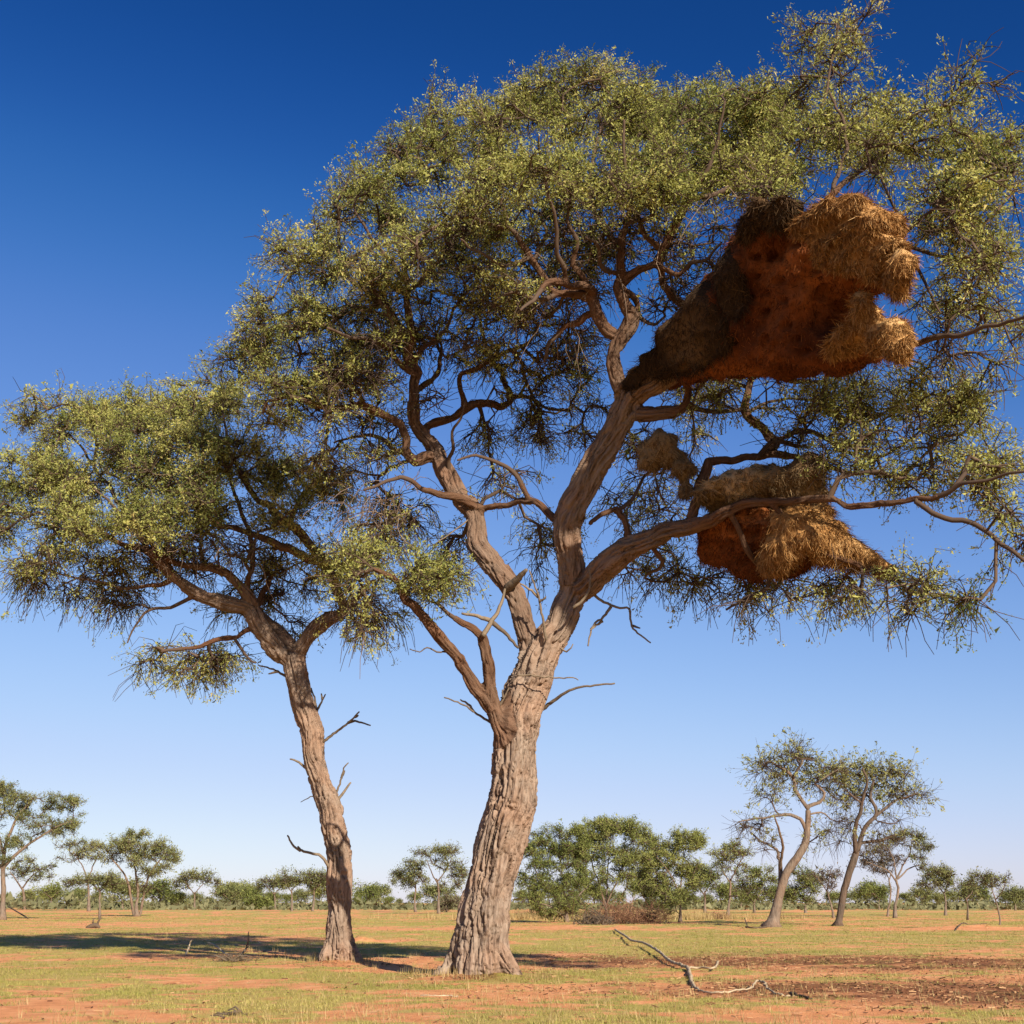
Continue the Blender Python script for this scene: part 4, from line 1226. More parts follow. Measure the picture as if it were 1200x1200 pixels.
body, co, tri = blob('nest_body', under([(772, 436, 30, 18, 0.5), (812, 412, 44, 36, 0.7), (852, 380, 50, 54, 0.9), (893, 335, 46, 80, 1.0), (935, 350, 60, 76, 1.1), (965, 310, 50, 50, 1.0), (1010, 322, 48, 22, 0.7),
                               (870, 415, 60, 22, 0.8), (930, 408, 60, 22, 0.9), (985, 410, 46, 18, 0.7), (902, 280, 30, 26, 0.7), (950, 284, 30, 26, 0.7), (1030, 405, 24, 12, 0.4), (1040, 322, 22, 14, 0.4)], PU),
                     0, un, M_CHAMB, voxel=0.045, clamp=[(pU, nU)], lump=0.12,
                     holes=[(float(rng.uniform(870, 1030)), float(rng.uniform(290, 420)), float(rng.uniform(3.5, 5.5))) for _ in range(6)] + [(905, 300, 6), (940, 270, 6), (935, 285, 5), (912, 330, 7), (965, 345, 9), (985, 362, 8), (925, 380, 6), (958, 372, 5), (900, 395, 5), (870, 350, 7), (860, 400, 5), (945, 410, 5), (975, 395, 5), (920, 352, 5), (1000, 335, 6), (1030, 330, 5), (885, 300, 5), (955, 320, 6), (890, 370, 5), (840, 410, 5)])
print('sun on underside', float(np.dot(nU, sdir)))
straw(co, tri, 30000, 0.05, 0.17, 0.006, 0.8, 1.6, body, M_CHAMB, 'red_straw', (0.45, 0.32))
th, co, tri = blob('thatch_roof', under([(968, 255, 22, 14, 0.5), (990, 258, 32, 20, 0.6), (1010, 278, 36, 22, 0.6), (1032, 300, 24, 16, 0.5), (966, 284, 18, 26, 0.5), (990, 290, 36, 20, 0.55), (1052, 312, 10, 14, 0.3), (1058, 330, 7, 9, 0.2), (1005, 302, 32, 12, 0.45), (940, 262, 14, 12, 0.4)], PU, -0.6), 0, un, M_STRAW, voxel=0.05, lump=0.17)
straw(co, tri, 40000, 0.06, 0.20, 0.006, 0.75, 0.45, th, M_STRAW, 'roof_straw', (0.46, 0.27), side=(0.15, 0, 0))
th, co, tri = blob('thatch_roof', under([(1008, 358, 10, 16, 0.3), (1012, 376, 18, 20, 0.4), (1002, 392, 30, 14, 0.45), (1034, 394, 26, 13, 0.4), (1054, 402, 10, 8, 0.25), (982, 400, 18, 9, 0.35)], PU, -0.55), 0, un, M_STRAW, voxel=0.05, lump=0.10)
straw(co, tri, 22000, 0.06, 0.22, 0.006, 0.75, 0.45, th, M_STRAW, 'roof_straw', (0.55, 0.25), side=(0.15, 0, 0))
th, co, tri = blob('thatch_roof', under([(888, 250, 14, 10, 0.4), (915, 246, 22, 10, 0.4), (872, 266, 9, 12, 0.3)], PU, -0.35), 0, un, M_STRAWD, voxel=0.05, lump=0.10)  # dark colour stands in for the shade under the foliage
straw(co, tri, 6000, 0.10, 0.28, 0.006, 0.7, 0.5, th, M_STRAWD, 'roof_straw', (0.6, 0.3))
# straw, dark with painted shade, on the inner left flank, wrapped round the limb
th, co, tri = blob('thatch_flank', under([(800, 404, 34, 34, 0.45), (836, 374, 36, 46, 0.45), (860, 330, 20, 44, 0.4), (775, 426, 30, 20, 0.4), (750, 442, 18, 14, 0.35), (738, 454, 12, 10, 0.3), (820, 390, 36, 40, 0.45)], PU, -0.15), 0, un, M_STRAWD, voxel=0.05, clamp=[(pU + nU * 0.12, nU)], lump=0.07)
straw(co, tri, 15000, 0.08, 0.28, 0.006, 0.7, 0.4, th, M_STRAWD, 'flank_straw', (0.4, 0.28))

YL = YM - 2.35
ln = thing('weaver_nest', 'lower straw nest slung under the low right limb with a tapering tail', 'nest', at(880, 620, YL))
nL = np.array((-0.55, -0.35, -0.75))
body, co, tri = blob('nest_body', [(840, 635, 0.5, 28, 26, 0.6), (865, 625, 0.4, 42, 34, 0.7), (895, 635, 0.2, 40, 40, 0.8), (880, 655, 0.3, 30, 22, 0.6), (915, 655, 0.1, 40, 22, 0.7)], YL, ln, M_CHAMB, voxel=0.05, clamp=[(at(880, 630, YL - 0.15), nL)], lump=0.10,
                     holes=[(850, 640, 8), (878, 628, 8), (872, 655, 7), (900, 662, 7), (905, 640, 7), (858, 622, 7), (922, 668, 6)])
straw(co, tri, 16000, 0.06, 0.16, 0.006, 0.8, 1.6, body, M_CHAMB, 'red_straw', (0.5, 0.3))
th, co, tri = blob('thatch_skirt', [(930, 620, -0.3, 38, 30, 0.6), (950, 632, -0.35, 40, 26, 0.6), (915, 645, -0.25, 26, 24, 0.5), (985, 645, -0.4, 26, 14, 0.4), (1010, 655, -0.45, 20, 9, 0.28), (1035, 668, -0.5, 14, 7, 0.2), (960, 600, -0.2, 14, 12, 0.3)], YL, ln, M_STRAW, voxel=0.05, lump=0.09)
straw(co, tri, 20000, 0.10, 0.28, 0.0055, 0.9, 0.35, th, M_STRAW, 'skirt_straw', (0.55, 0.26), side=(0.3, 0, 0))
th, co, tri = blob('thatch_roof', [(845, 570, -0.1, 34, 14, 0.5), (880, 570, -0.2, 40, 16, 0.55), (920, 566, -0.3, 36, 20, 0.6), (945, 558, -0.35, 22, 16, 0.45), (825, 578, 0.0, 22, 14, 0.4), (862, 588, 0.2, 50, 14, 0.4), (930, 585, -0.1, 40, 14, 0.4), (955, 575, -0.2, 16, 18, 0.4)], YL, ln, M_STRAWG, voxel=0.045, lump=0.17)
straw(co, tri, 22000, 0.06, 0.24, 0.0055, 0.5, 0.40, th, M_STRAWG, 'roof_straw', (0.5, 0.27), side=(0.35, 0, 0))

YK = YM - 1.9
kn = thing('weaver_nest', 'small dark straw clump left of the lower nest in the branch fork', 'nest', at(785, 540, YK))
th, co, tri = blob('nest_body', [(776, 528, 0, 20, 13, 0.35), (763, 534, 0, 10, 12, 0.25), (790, 536, 0, 18, 12, 0.3), (802, 552, -0.1, 16, 13, 0.3), (806, 572, -0.1, 10, 18, 0.25), (786, 520, 0, 8, 8, 0.2)], YK, kn, M_STRAWG, voxel=0.04, lump=0.16)
straw(co, tri, 7000, 0.06, 0.22, 0.0055, 0.5, 0.6, th, M_STRAWG, 'straw', (0.42, 0.3))

#@@FAR
# ------------------------------------------------------------------ trees of the plain
def far_tree(name, label, bx, by, trunk, limbs, clumps, leafm, size, per=2, leaf_at=1, tw=(1, 2), cat='tree', group=None, reach=2.0, tlen=(0.4, 0.9), barkm=None, tint=0.5, up=0.6, r0=0.012, seg=0.5, leafing=1.0, spread=0.12, aspect=0.45):
    b0 = gnd(bx, by); Y = float(b0[1])
    root = thing(name, label, cat, (b0[0], Y, float(gz(b0[0], Y)) - 0.02), group)
    T = Tree(Y, step=0.35)
    T.limb([(bx, by + 1.5, trunk[0][2] * 1.25)] + [(p[0], p[1], p[2] * 0.62) for p in trunk], Y0=Y, dY=rng.normal(0, 0.5), grow=True)
    for l in limbs:
        T.limb([(p[0], p[1], p[2] * 0.62) for p in l], dY=rng.normal(0, 1.3))
    b = Buf()
    for j, ids in enumerate(T.paths):
        P = np.array([T.P[i] for i in ids]); r = np.array([T.Rr[i] for i in ids])
        if j == 0:
            r = r * (1 + 0.10 * vn(P * 1.5, 5))
        tube(b, P, r, 9, 0.55)
    b.build('trunk', barkm or M_TRUNK_FAR, root)
    A, st = crown_points([(*c[:6], int(c[6] * 1.9), *c[7:]) for c in clumps], Y, 6, 0.3)
    T.grow(A, st, seg=seg, jit=0.09, tip=0.016, expo=2.2)
    T.branch_buf(5, 0.3).build('branchwork', M_TWIG, root, kind='stuff')
    tb, lb = Buf(), Buf()
    dress(T, st, tb, lb, reach=reach, tw=tw, tlen=tlen, nseg=2, size=size, aspect=aspect, per=per, leaf_at=leaf_at, r0=r0, spread=spread, up=up, tint_mu=tint)
    tb.build('twigs', M_TWIG, root, kind='stuff')
    lb.build('foliage', leafm, root, smooth=False, kind='stuff')
    return root


M_TRUNK_FAR = bark_mat('acacia_bark', (0.07, 0.05, 0.037), (0.145, 0.11, 0.082), (0.22, 0.17, 0.125), 8, 0.8)


def cl(rows, up=1.0, leaf=1.0, droop=0.1, depth=1.0):
    """rows px,py,rx,ry,n -> clump rows; depth spread about the same as the width"""
    return lambda Y: [(x, y, rx, ry, 0.0, depth * max(rx, ry) * Y / FPX, n, up, leaf, droop) for x, y, rx, ry, n in rows]


def FT(name, label, bx, by, trunk, limbs, rows, leafm, **k):
    st = {a: k.pop(a) for a in ('cup', 'cleaf', 'cdroop', 'cdepth') if a in k}
    Y = float(gnd(bx, by)[1])
    c = []
    for r in rows:
        x, y, rx, ry, n = r[:5]
        leaf = r[5] if len(r) > 5 else st.get('cleaf', 1.0)
        droop = r[6] if len(r) > 6 else st.get('cdroop', 0.1)
        c.append((x, y, rx, ry, 0.0, st.get('cdepth', 1.0) * max(rx, ry) * Y / FPX, n, st.get('cup', 1.0), leaf, droop))
    k.setdefault('size', 1.65 * Y / FPX)
    k['per'] = k.get('per', 2) + 6
    k.setdefault('aspect', 0.36)
    pxm = Y / FPX
    if 'reach' not in k:
        k['reach'] = 16 * pxm
    if 'tlen' not in k:
        k['tlen'] = (3.0 * pxm, 8.0 * pxm)
    k.setdefault('tw', (1, 2))
    k.setdefault('r0', 0.32 * pxm)
    k.setdefault('spread', 1.8 * Y / FPX)
    return far_tree(name, label, bx, by, trunk, limbs, c, leafm, **k)


# the two tall drooping trees on the right
FT('camelthorn_tree', 'tall distant camelthorn with drooping wispy crown and a pale flared trunk', 905, 1086,
   [(906, 1080, 12), (911, 1060, 9), (914, 1045, 8), (922, 1022, 8), (934, 1005, 7.5), (943, 990, 7), (946, 970, 6), (947, 950, 5)],
   [[(915, 1042, 5), (914, 1015, 4), (912, 1000, 3), (905, 992, 2), (890, 985, 2), (880, 975, 1.5)], [(914, 1020, 3), (917, 990, 2.5), (912, 970, 2), (908, 958, 1.5)],
    [(944, 972, 4), (938, 960, 3.5), (920, 954, 3), (900, 958, 2), (880, 960, 1.5), (866, 962, 1)],
    [(947, 948, 4), (940, 938, 3.5), (932, 925, 3.5), (929, 910, 3), (915, 900, 2.5), (900, 893, 1.8)], [(930, 912, 2.5), (940, 890, 2)],
    [(947, 945, 4), (960, 940, 3), (966, 930, 2.5), (955, 918, 2.5), (962, 913, 2), (985, 902, 1.6)], [(947, 955, 2), (962, 952, 1.6), (974, 960, 1.2)]],
   [(900, 897, 24, 10, 18), (935, 885, 27, 10, 20), (975, 903, 26, 12, 18), (910, 925, 18, 20, 14, 0.8, 0.8), (880, 966, 18, 12, 16, 0.35, 0.5), (900, 990, 24, 18, 7, 0.2, 0.5), (970, 945, 22, 30, 9, 0.4, 1.0), (955, 985, 12, 20, 7, 0.4, 0.6), (945, 910, 25, 15, 12)],
   M_LEAF_FAR, cdroop=0.4, tw=(2, 3), tlen=(0.5, 1.3), cdepth=0.8, per=3, tint=0.8, size=0.15, r0=0.012, leaf_at=1, leafing=0.8, seg=0.6)
FT('camelthorn_tree', 'tall distant camelthorn with a dark leaning trunk right of the pale one', 982, 1085,
   [(983, 1080, 7), (987, 1055, 6.5), (993, 1030, 6.5), (1000, 1010, 6.5), (1004, 998, 6)],
   [[(1003, 1000, 5), (1002, 975, 4), (1008, 950, 3.5), (1012, 935, 3), (1016, 915, 2.4), (1010, 900, 2)], [(1004, 998, 5), (1014, 970, 4), (1025, 958, 3.5), (1026, 945, 3.2), (1020, 935, 3), (1024, 915, 2)],
    [(1024, 958, 3), (1040, 946, 2.4), (1052, 938, 2), (1075, 930, 1.5)], [(1010, 988, 3), (1030, 985, 2.5), (1050, 978, 2)], [(1008, 940, 2), (990, 925, 1.5)]],
   [(1000, 908, 28, 10, 18), (1035, 905, 30, 10, 22), (1055, 930, 24, 10, 18, 0.8, 0.5), (985, 930, 18, 20, 14, 0.5, 0.9), (1015, 925, 28, 12, 12), (1075, 932, 12, 6, 6, 0.8, 0.5), (985, 970, 16, 26, 10, 0.2, 1.0), (1040, 985, 20, 12, 10, 0.3, 0.5), (1040, 955, 20, 14, 8, 0.5, 0.9)],
   M_LEAF_FAR, cdroop=0.35, tw=(2, 3), tlen=(0.5, 1.3), cdepth=0.8, per=3, tint=0.8, size=0.15, r0=0.012, barkm=bark_mat('dark_acacia_bark', (0.045, 0.034, 0.026), (0.09, 0.067, 0.05), (0.14, 0.105, 0.08), 8, 0.8), seg=0.6)
# left edge
FT('acacia_tree', 'grey green spreading acacia cut by the left edge of the view', 2, 1078, [(3, 1060, 5), (4, 1040, 4.5), (3, 1015, 4)],
   [[(3, 1018, 3.5), (20, 1000, 3), (40, 985, 2.2), (65, 970, 1.6), (85, 962, 1)], [(3, 1015, 3.5), (8, 985, 3), (22, 955, 2), (40, 935, 1.4)], [(3, 1018, 3), (-25, 985, 2.5), (-50, 960, 1.5)], [(4, 1000, 2.5), (-8, 960, 2), (-10, 930, 1.2)]],
   [(25, 945, 30, 18, 40), (70, 945, 28, 14, 26), (5, 925, 20, 14, 24), (50, 970, 34, 14, 30, 0.8), (-40, 950, 45, 28, 60), (12, 985, 26, 14, 20), (85, 965, 18, 8, 10), (88, 938, 14, 7, 8), (0, 1005, 18, 8, 10)],
   M_LEAF_FAR, per=2, leaf_at=2, tw=(2, 3), cdepth=0.7)
FT('acacia_tree', 'small pale acacia beneath the leftmost spreading crown', 28, 1066, [(28, 1050, 2.2), (26, 1040, 2)],
   [[(26, 1042, 1.6), (18, 1030, 1.2), (12, 1022, 0.8)], [(27, 1040, 1.6), (36, 1028, 1.2), (46, 1020, 0.8)]], [(20, 1020, 16, 8, 26), (42, 1024, 18, 9, 26), (30, 1012, 12, 6, 14), (55, 1016, 9, 5, 8)], M_LEAF_FAR)
FT('acacia_tree', 'umbrella shaped acacia with several brown stems at the left', 160, 1074, [(160, 1060, 3), (162, 1045, 2.6), (160, 1030, 2.4)],
   [[(164, 1073, 2.6), (168, 1050, 2.2), (175, 1025, 1.8), (190, 1005, 1.2)], [(157, 1073, 2.6), (153, 1050, 2.2), (148, 1028, 1.8), (132, 1008, 1.2)], [(160, 1032, 2), (158, 1010, 1.6), (165, 992, 1)]],
   [(130, 993, 26, 10, 34), (165, 988, 32, 12, 50), (195, 998, 20, 10, 34), (150, 1008, 32, 10, 34), (180, 1014, 26, 12, 34), (165, 1035, 16, 14, 22, 0.3, 0.5), (205, 1004, 10, 7, 10), (155, 978, 14, 5, 12)], M_LEAF_FAR, tint=0.6, cdepth=0.7, leaf_at=2)
FT('acacia_tree', 'thin pale stemmed acacia with low flat crown beside the umbrella shaped one', 117, 1077, [(117, 1060, 1.7), (117, 1045, 1.5), (116, 1040, 1.4)],
   [[(117, 1045, 1.2), (105, 1034, 0.9), (92, 1032, 0.7)], [(117, 1045, 1.2), (126, 1036, 0.9), (136, 1030, 0.7)]], [(100, 1032, 24, 6, 40, 0.9), (122, 1030, 18, 8, 44), (134, 1036, 12, 6, 20), (85, 1036, 12, 4, 12)], M_LEAF_FAR, tint=0.45)
FT('acacia_tree', 'airy pale green acacia half hidden left of the umbrella shaped crown', 104, 1068, [(104, 1050, 2), (103, 1030, 1.8)], [[(103, 1032, 1.4), (95, 1012, 1), (85, 998, 0.7)], [(103, 1030, 1.4), (112, 1008, 1), (118, 995, 0.7)]],
   [(95, 992, 22, 7, 30), (82, 1005, 16, 6, 16), (115, 1000, 14, 8, 16), (75, 990, 10, 4, 8)], M_LEAF_FAR, tint=0.55)
FT('acacia_tree', 'small flat topped acacia with a white stem in the left distance', 228, 1066, [(228, 1055, 1.4), (228, 1046, 1.2)], [[(228, 1048, 1), (220, 1038, 0.7)], [(228, 1047, 1), (238, 1036, 0.7)]],
   [(222, 1030, 16, 6, 26), (234, 1026, 14, 5, 20), (250, 1033, 9, 5, 10), (212, 1038, 9, 5, 10)], M_LEAF_FAR)
FT('bush', 'round bright green bush on the distant plain left of the slender trunk', 305, 1066, [(305, 1061, 1.2), (304, 1057, 1)], [[(305, 1062, 1), (298, 1056, 0.7)], [(305, 1062, 1), (312, 1055, 0.7)]],
   [(304, 1056, 13, 8, 60), (296, 1060, 8, 5, 20), (312, 1060, 8, 5, 20)], M_LEAF_BUSH, cat='bush', leaf_at=2)
FT('acacia_tree', 'distant acacia with rounded top and forked white stem', 322, 1066, [(322, 1054, 1.5), (321, 1046, 1.3)], [[(321, 1048, 1), (312, 1038, 0.7)], [(322, 1047, 1), (332, 1037, 0.7)]],
   [(318, 1033, 16, 6, 30), (330, 1037, 14, 6, 22), (306, 1038, 8, 4, 9)], M_LEAF_FAR)
FT('acacia_tree', 'distant brownish acacia just left of the slender trunk', 342, 1068, [(342, 1054, 1.5), (342, 1042, 1.3)], [[(342, 1046, 1), (334, 1034, 0.7)], [(342, 1043, 1), (352, 1032, 0.7)]],
   [(345, 1028, 16, 8, 34), (360, 1034, 14, 8, 26), (336, 1034, 12, 6, 18), (370, 1026, 12, 6, 18)], M_LEAF_FAR, tint=0.45)
FT('acacia_tree', 'distant acacia crown showing behind the slender trunk', 366, 1068, [(368, 1054, 1.6), (368, 1040, 1.4)], [[(368, 1044, 1), (378, 1030, 0.7)]],
   [(370, 1035, 14, 10, 30), (378, 1026, 12, 6, 18)], M_LEAF_FAR, tint=0.4)
FT('acacia_tree', 'dark layered acacia between the two big trunks', 487, 1069, [(486, 1056, 1.7), (487, 1045, 1.5), (486, 1035, 1.3)], [[(486, 1040, 1.2), (476, 1030, 0.9), (466, 1026, 0.6)], [(486, 1038, 1.2), (494, 1022, 0.8)]],
   [(478, 1022, 17, 7, 34), (490, 1014, 16, 6, 30), (470, 1032, 12, 6, 20), (488, 1032, 16, 8, 26)], M_LEAF_FAR, tint=0.35)
FT('acacia_tree', 'taller flat topped acacia with pale stem between the two big trunks', 514, 1071, [(514, 1056, 2), (514, 1040, 1.7), (511, 1030, 1.5)], [[(513, 1036, 1.3), (506, 1022, 1), (500, 1008, 0.7)], [(512, 1034, 1.3), (524, 1018, 1), (530, 1004, 0.7)]],
   [(505, 999, 18, 5, 30), (530, 997, 18, 5, 28), (522, 1012, 18, 7, 24, 0.8), (540, 1020, 16, 10, 30), (528, 1034, 18, 8, 22, 0.6)], M_LEAF_FAR, tint=0.5)
FT('bush', 'low grey bush at the foot of the flat topped acacia', 523, 1069, [(523, 1064, 1), (523, 1060, 0.8)], [[(523, 1064, 0.8), (517, 1058, 0.6)]], [(524, 1058, 13, 8, 46)], M_LEAF_GREY, cat='bush', tint=0.7)
# thicket right of the big trunk
FT('acacia_bush', 'dark bushy acacia right beside the big trunk with low branching stems', 664, 1081, [(664, 1070, 3), (662, 1058, 2.6)],
   [[(663, 1062, 2.2), (650, 1050, 1.8), (636, 1035, 1.3), (625, 1015, 0.8)], [(662, 1060, 2.2), (660, 1030, 1.8), (655, 1000, 1.2), (650, 980, 0.8)], [(664, 1064, 2), (678, 1050, 1.5), (688, 1040, 1)], [(663, 1075, 1.6), (645, 1062, 1.2), (632, 1058, 0.9)]],
   [(650, 985, 26, 18, 70), (632, 1005, 22, 20, 60), (660, 1010, 26, 22, 66), (622, 1030, 16, 16, 40), (645, 1035, 28, 14, 50), (678, 1005, 14, 24, 40), (672, 1035, 16, 14, 40), (625, 985, 14, 12, 26), (630, 1055, 24, 14, 46, 0.6), (670, 1060, 26, 14, 50, 0.8), (645, 1070, 22, 6, 20, 0.7), (680, 980, 14, 14, 30)], M_LEAF_BUSH, cat='tree', tint=0.46, leaf_at=2, tw=(1, 2), per=3, cdepth=0.8)
FT('acacia_bush', 'vase shaped acacia with fanning stems in the middle of the thicket', 710, 1078, [(710, 1066, 2.2), (710, 1058, 2)],
   [[(710, 1062, 1.8), (700, 1030, 1.4), (690, 1000, 1)], [(710, 1062, 1.8), (712, 1030, 1.4), (714, 995, 1)], [(710, 1062, 1.8), (724, 1030, 1.3), (738, 1000, 1)], [(709, 1062, 1.6), (694, 1042, 1.2), (680, 1020, 0.8)]],
   [(700, 975, 28, 14, 66), (735, 975, 28, 13, 66), (715, 968, 30, 9, 46), (690, 995, 22, 14, 40), (740, 1005, 26, 20, 70), (712, 1005, 30, 18, 60), (760, 985, 16, 14, 36), (705, 1035, 30, 16, 46), (745, 1035, 26, 18, 50), (685, 1000, 14, 24, 36)], M_LEAF_BUSH, tint=0.72, leaf_at=2, tw=(1, 2), per=3, cdepth=0.8)
FT('acacia_bush', 'yellow green acacia with low skirted crown on the right of the thicket', 797, 1081, [(797, 1068, 2.4), (797, 1052, 2.2), (796, 1040, 1.8)],
   [[(797, 1048, 1.6), (785, 1025, 1.2), (770, 1005, 0.8)], [(797, 1046, 1.6), (800, 1015, 1.2), (805, 990, 0.8)], [(797, 1050, 1.4), (810, 1030, 1), (818, 1010, 0.7)]],
   [(775, 1000, 26, 20, 66), (800, 985, 24, 14, 60), (820, 990, 14, 12, 30), (795, 1015, 26, 20, 70), (770, 1030, 22, 18, 54), (808, 1038, 14, 14, 40), (785, 1056, 30, 14, 66), (765, 1040, 24, 14, 40), (758, 1015, 14, 26, 40)], M_LEAF_BUSH, tint=0.8, leaf_at=2, tw=(1, 2), per=3, cdepth=0.8)
FT('acacia_tree', 'dark round acacia between the thicket and the pale flared trunk', 826, 1070, [(826, 1060, 2), (826, 1045, 1.7)], [[(826, 1050, 1.3), (816, 1035, 0.9)], [(826, 1046, 1.3), (836, 1030, 0.9)]],
   [(822, 1025, 16, 12, 44), (836, 1022, 14, 12, 36), (828, 1035, 18, 8, 26)], M_LEAF_BUSH, tint=0.25)
FT('acacia_tree', 'pale stemmed acacia with light green top left of the flared trunk', 853, 1073, [(854, 1060, 2.2), (856, 1045, 1.9), (856, 1030, 1.6)], [[(856, 1035, 1.3), (846, 1018, 1), (842, 1005, 0.7)], [(856, 1032, 1.3), (864, 1016, 1), (872, 1002, 0.7)], [(855, 1050, 1.2), (864, 1050, 1)]],
   [(850, 1000, 20, 8, 40), (868, 998, 16, 9, 34), (845, 1008, 12, 5, 12), (858, 988, 8, 4, 10), (860, 1015, 16, 7, 14, 0.5)], M_LEAF_BUSH, tint=0.75)
FT('acacia_bush', 'broad dark bush behind the pale flared trunk', 884, 1070, [(884, 1062, 2), (884, 1054, 1.6)], [[(884, 1058, 1.4), (874, 1044, 1)], [(884, 1057, 1.4), (896, 1040, 1)]],
   [(880, 1030, 22, 12, 60), (898, 1032, 16, 14, 40), (882, 1046, 26, 10, 50)], M_LEAF_BUSH, tint=0.45, cat='bush')
FT('acacia_bush', 'broad olive bush between the flared trunk and the dark leaning trunk', 944, 1070, [(944, 1062, 1.8), (944, 1054, 1.5)], [[(944, 1058, 1.3), (934, 1044, 0.9)], [(944, 1057, 1.3), (954, 1042, 0.9)]],
   [(935, 1030, 18, 14, 48), (950, 1035, 16, 14, 40), (944, 1050, 20, 9, 36), (925, 1045, 12, 12, 26)], M_LEAF_BUSH, tint=0.5, cat='bush')
FT('acacia_tree', 'small leafless looking tree close behind the dark leaning trunk', 977, 1076, [(975, 1064, 1.7), (971, 1052, 1.5), (969, 1042, 1.3)], [[(970, 1046, 1), (962, 1034, 0.8), (956, 1026, 0.6)], [(969, 1043, 1), (972, 1030, 0.8), (974, 1020, 0.6)], [(971, 1048, 1), (980, 1036, 0.7)]],
   [(962, 1026, 14, 9, 22, 0.4), (976, 1022, 12, 8, 20, 0.4), (970, 1036, 14, 8, 16, 0.3)], M_LEAF_GREY, tint=0.6)
FT('acacia_tree', 'flat topped acacia half green and half dry brown at the right', 1049, 1076, [(1049, 1060, 2.6), (1052, 1045, 2.4), (1050, 1030, 2.2)],
   [[(1051, 1034, 1.8), (1042, 1022, 1.4), (1030, 1016, 1), (1015, 1010, 0.8)], [(1051, 1030, 1.8), (1058, 1015, 1.4), (1066, 1000, 1), (1068, 985, 0.8)], [(1052, 1030, 1.6), (1066, 1018, 1.2), (1078, 1014, 0.8)], [(1051, 1030, 1.6), (1046, 1005, 1.2), (1040, 990, 0.8)]],
   [(1062, 980, 20, 7, 40), (1080, 990, 14, 7, 26), (1040, 985, 14, 6, 16), (1075, 1002, 12, 6, 14, 0.7), (1085, 995, 8, 6, 8), (1080, 1016, 10, 5, 8)], M_LEAF_FAR, tint=0.45, cdepth=0.8)
FT('dry_acacia', 'dry brown thorny crown in front of the flat topped acacia', 1040, 1074, [(1042, 1060, 1.6), (1044, 1045, 1.5), (1042, 1030, 1.4)], [[(1042, 1030, 1), (1032, 1012, 0.8), (1022, 1000, 0.6)], [(1042, 1032, 1), (1048, 1010, 0.8)]],
   [(1025, 1000, 20, 12, 46, 0.8), (1042, 1008, 16, 12, 36, 0.8), (1015, 1014, 16, 8, 22, 0.8), (1035, 1020, 16, 7, 14, 0.7)], M_LEAF_GREY, tint=0.45)
FT('acacia_tree', 'mid sized layered acacia right of the half dry one', 1108, 1073, [(1108, 1058, 1.8), (1106, 1045, 1.6)], [[(1107, 1048, 1.2), (1096, 1035, 0.9), (1085, 1028, 0.6)], [(1107, 1046, 1.2), (1112, 1030, 0.8)]],
   [(1095, 1024, 20, 6, 36), (1112, 1026, 13, 9, 30), (1085, 1034, 14, 7, 20), (1100, 1036, 18, 7, 26)], M_LEAF_FAR, tint=0.5)
FT('acacia_tree', 'leaning white stemmed acacia on the red mound at far right', 1171, 1089, [(1172, 1080, 1.6), (1170, 1068, 1.5), (1167, 1056, 1.4), (1165, 1048, 1.2)], [[(1166, 1052, 1), (1160, 1040, 0.8), (1150, 1033, 0.6)], [(1167, 1054, 1), (1175, 1044, 0.8), (1178, 1032, 0.6)]],
   [(1150, 1030, 16, 6, 34), (1165, 1034, 16, 6, 26), (1178, 1030, 7, 6, 12), (1140, 1036, 10, 4, 10)], M_LEAF_FAR, tint=0.5)
FT('acacia_tree', 'dark thin stemmed acacia just left of the leaning white one', 1134, 1078, [(1134, 1065, 1.4), (1132, 1052, 1.2)], [[(1132, 1054, 0.9), (1126, 1046, 0.6)], [(1132, 1054, 0.9), (1140, 1044, 0.6)]],
   [(1128, 1042, 11, 6, 22), (1140, 1042, 10, 6, 18), (1133, 1050, 10, 4, 10)], M_LEAF_FAR, tint=0.3)

# far tree line: a few prototypes, copied
protos = []
for i in range(7):
    bx = (430, 270, 1030, 1190, 585, 1080, 60)[i]
    by = (1065, 1065, 1066, 1067, 1066, 1064.5, 1065)[i]
    h = (26, 24, 28, 26, 30, 22, 28)[i]; w = (20, 20, 18, 18, 20, 18, 22)[i]
    protos.append(FT('distant_tree', 'small hazy tree in the far tree line on the horizon', bx, by, [(bx, by - h * 0.35, 1.1), (bx + 1, by - h * 0.5, 0.9)],
       [[(bx, by - h * 0.45, 0.8), (bx - w * 0.4, by - h * 0.7, 0.5)], [(bx, by - h * 0.45, 0.8), (bx + w * 0.4, by - h * 0.72, 0.5)]],
       [(bx - w * 0.3, by - h * 0.72, w * 0.5, h * 0.2, 22), (bx + w * 0.35, by - h * 0.75, w * 0.45, h * 0.18, 20), (bx, by - h * 0.85, w * 0.5, h * 0.14, 16), (bx, by - h * 0.5, w * 0.7, h * 0.22, 16, 0.8)],
       M_LEAF_FAR if i % 2 else M_LEAF_BUSH, tint=0.35 + 0.05 * i, group='far tree line', reach=6, tlen=(0.5, 1.0), seg=0.9, tw=(1, 2), r0=0.02))


def copy_tree(o, parent=None):
    c = o.copy(); C.objects.link(c); c.parent = parent
    for ch in o.children:
        copy_tree(ch, c)
    return c


for k in range(78):
    o = protos[k % 7]
    bx = -60 + 1320 * (k + rng.uniform(-0.4, 0.4)) / 77
    g = gnd(bx, rng.uniform(1062.2, 1066.0))
    c = copy_tree(o)
    c.location = (g[0], g[1], 0)
    s = rng.uniform(0.5, 1.25)
    c.rotation_euler = (0, 0, rng.uniform(0, 6.28))
    c.scale = (s * rng.uniform(0.9, 1.3), s * rng.uniform(0.9, 1.3), s)

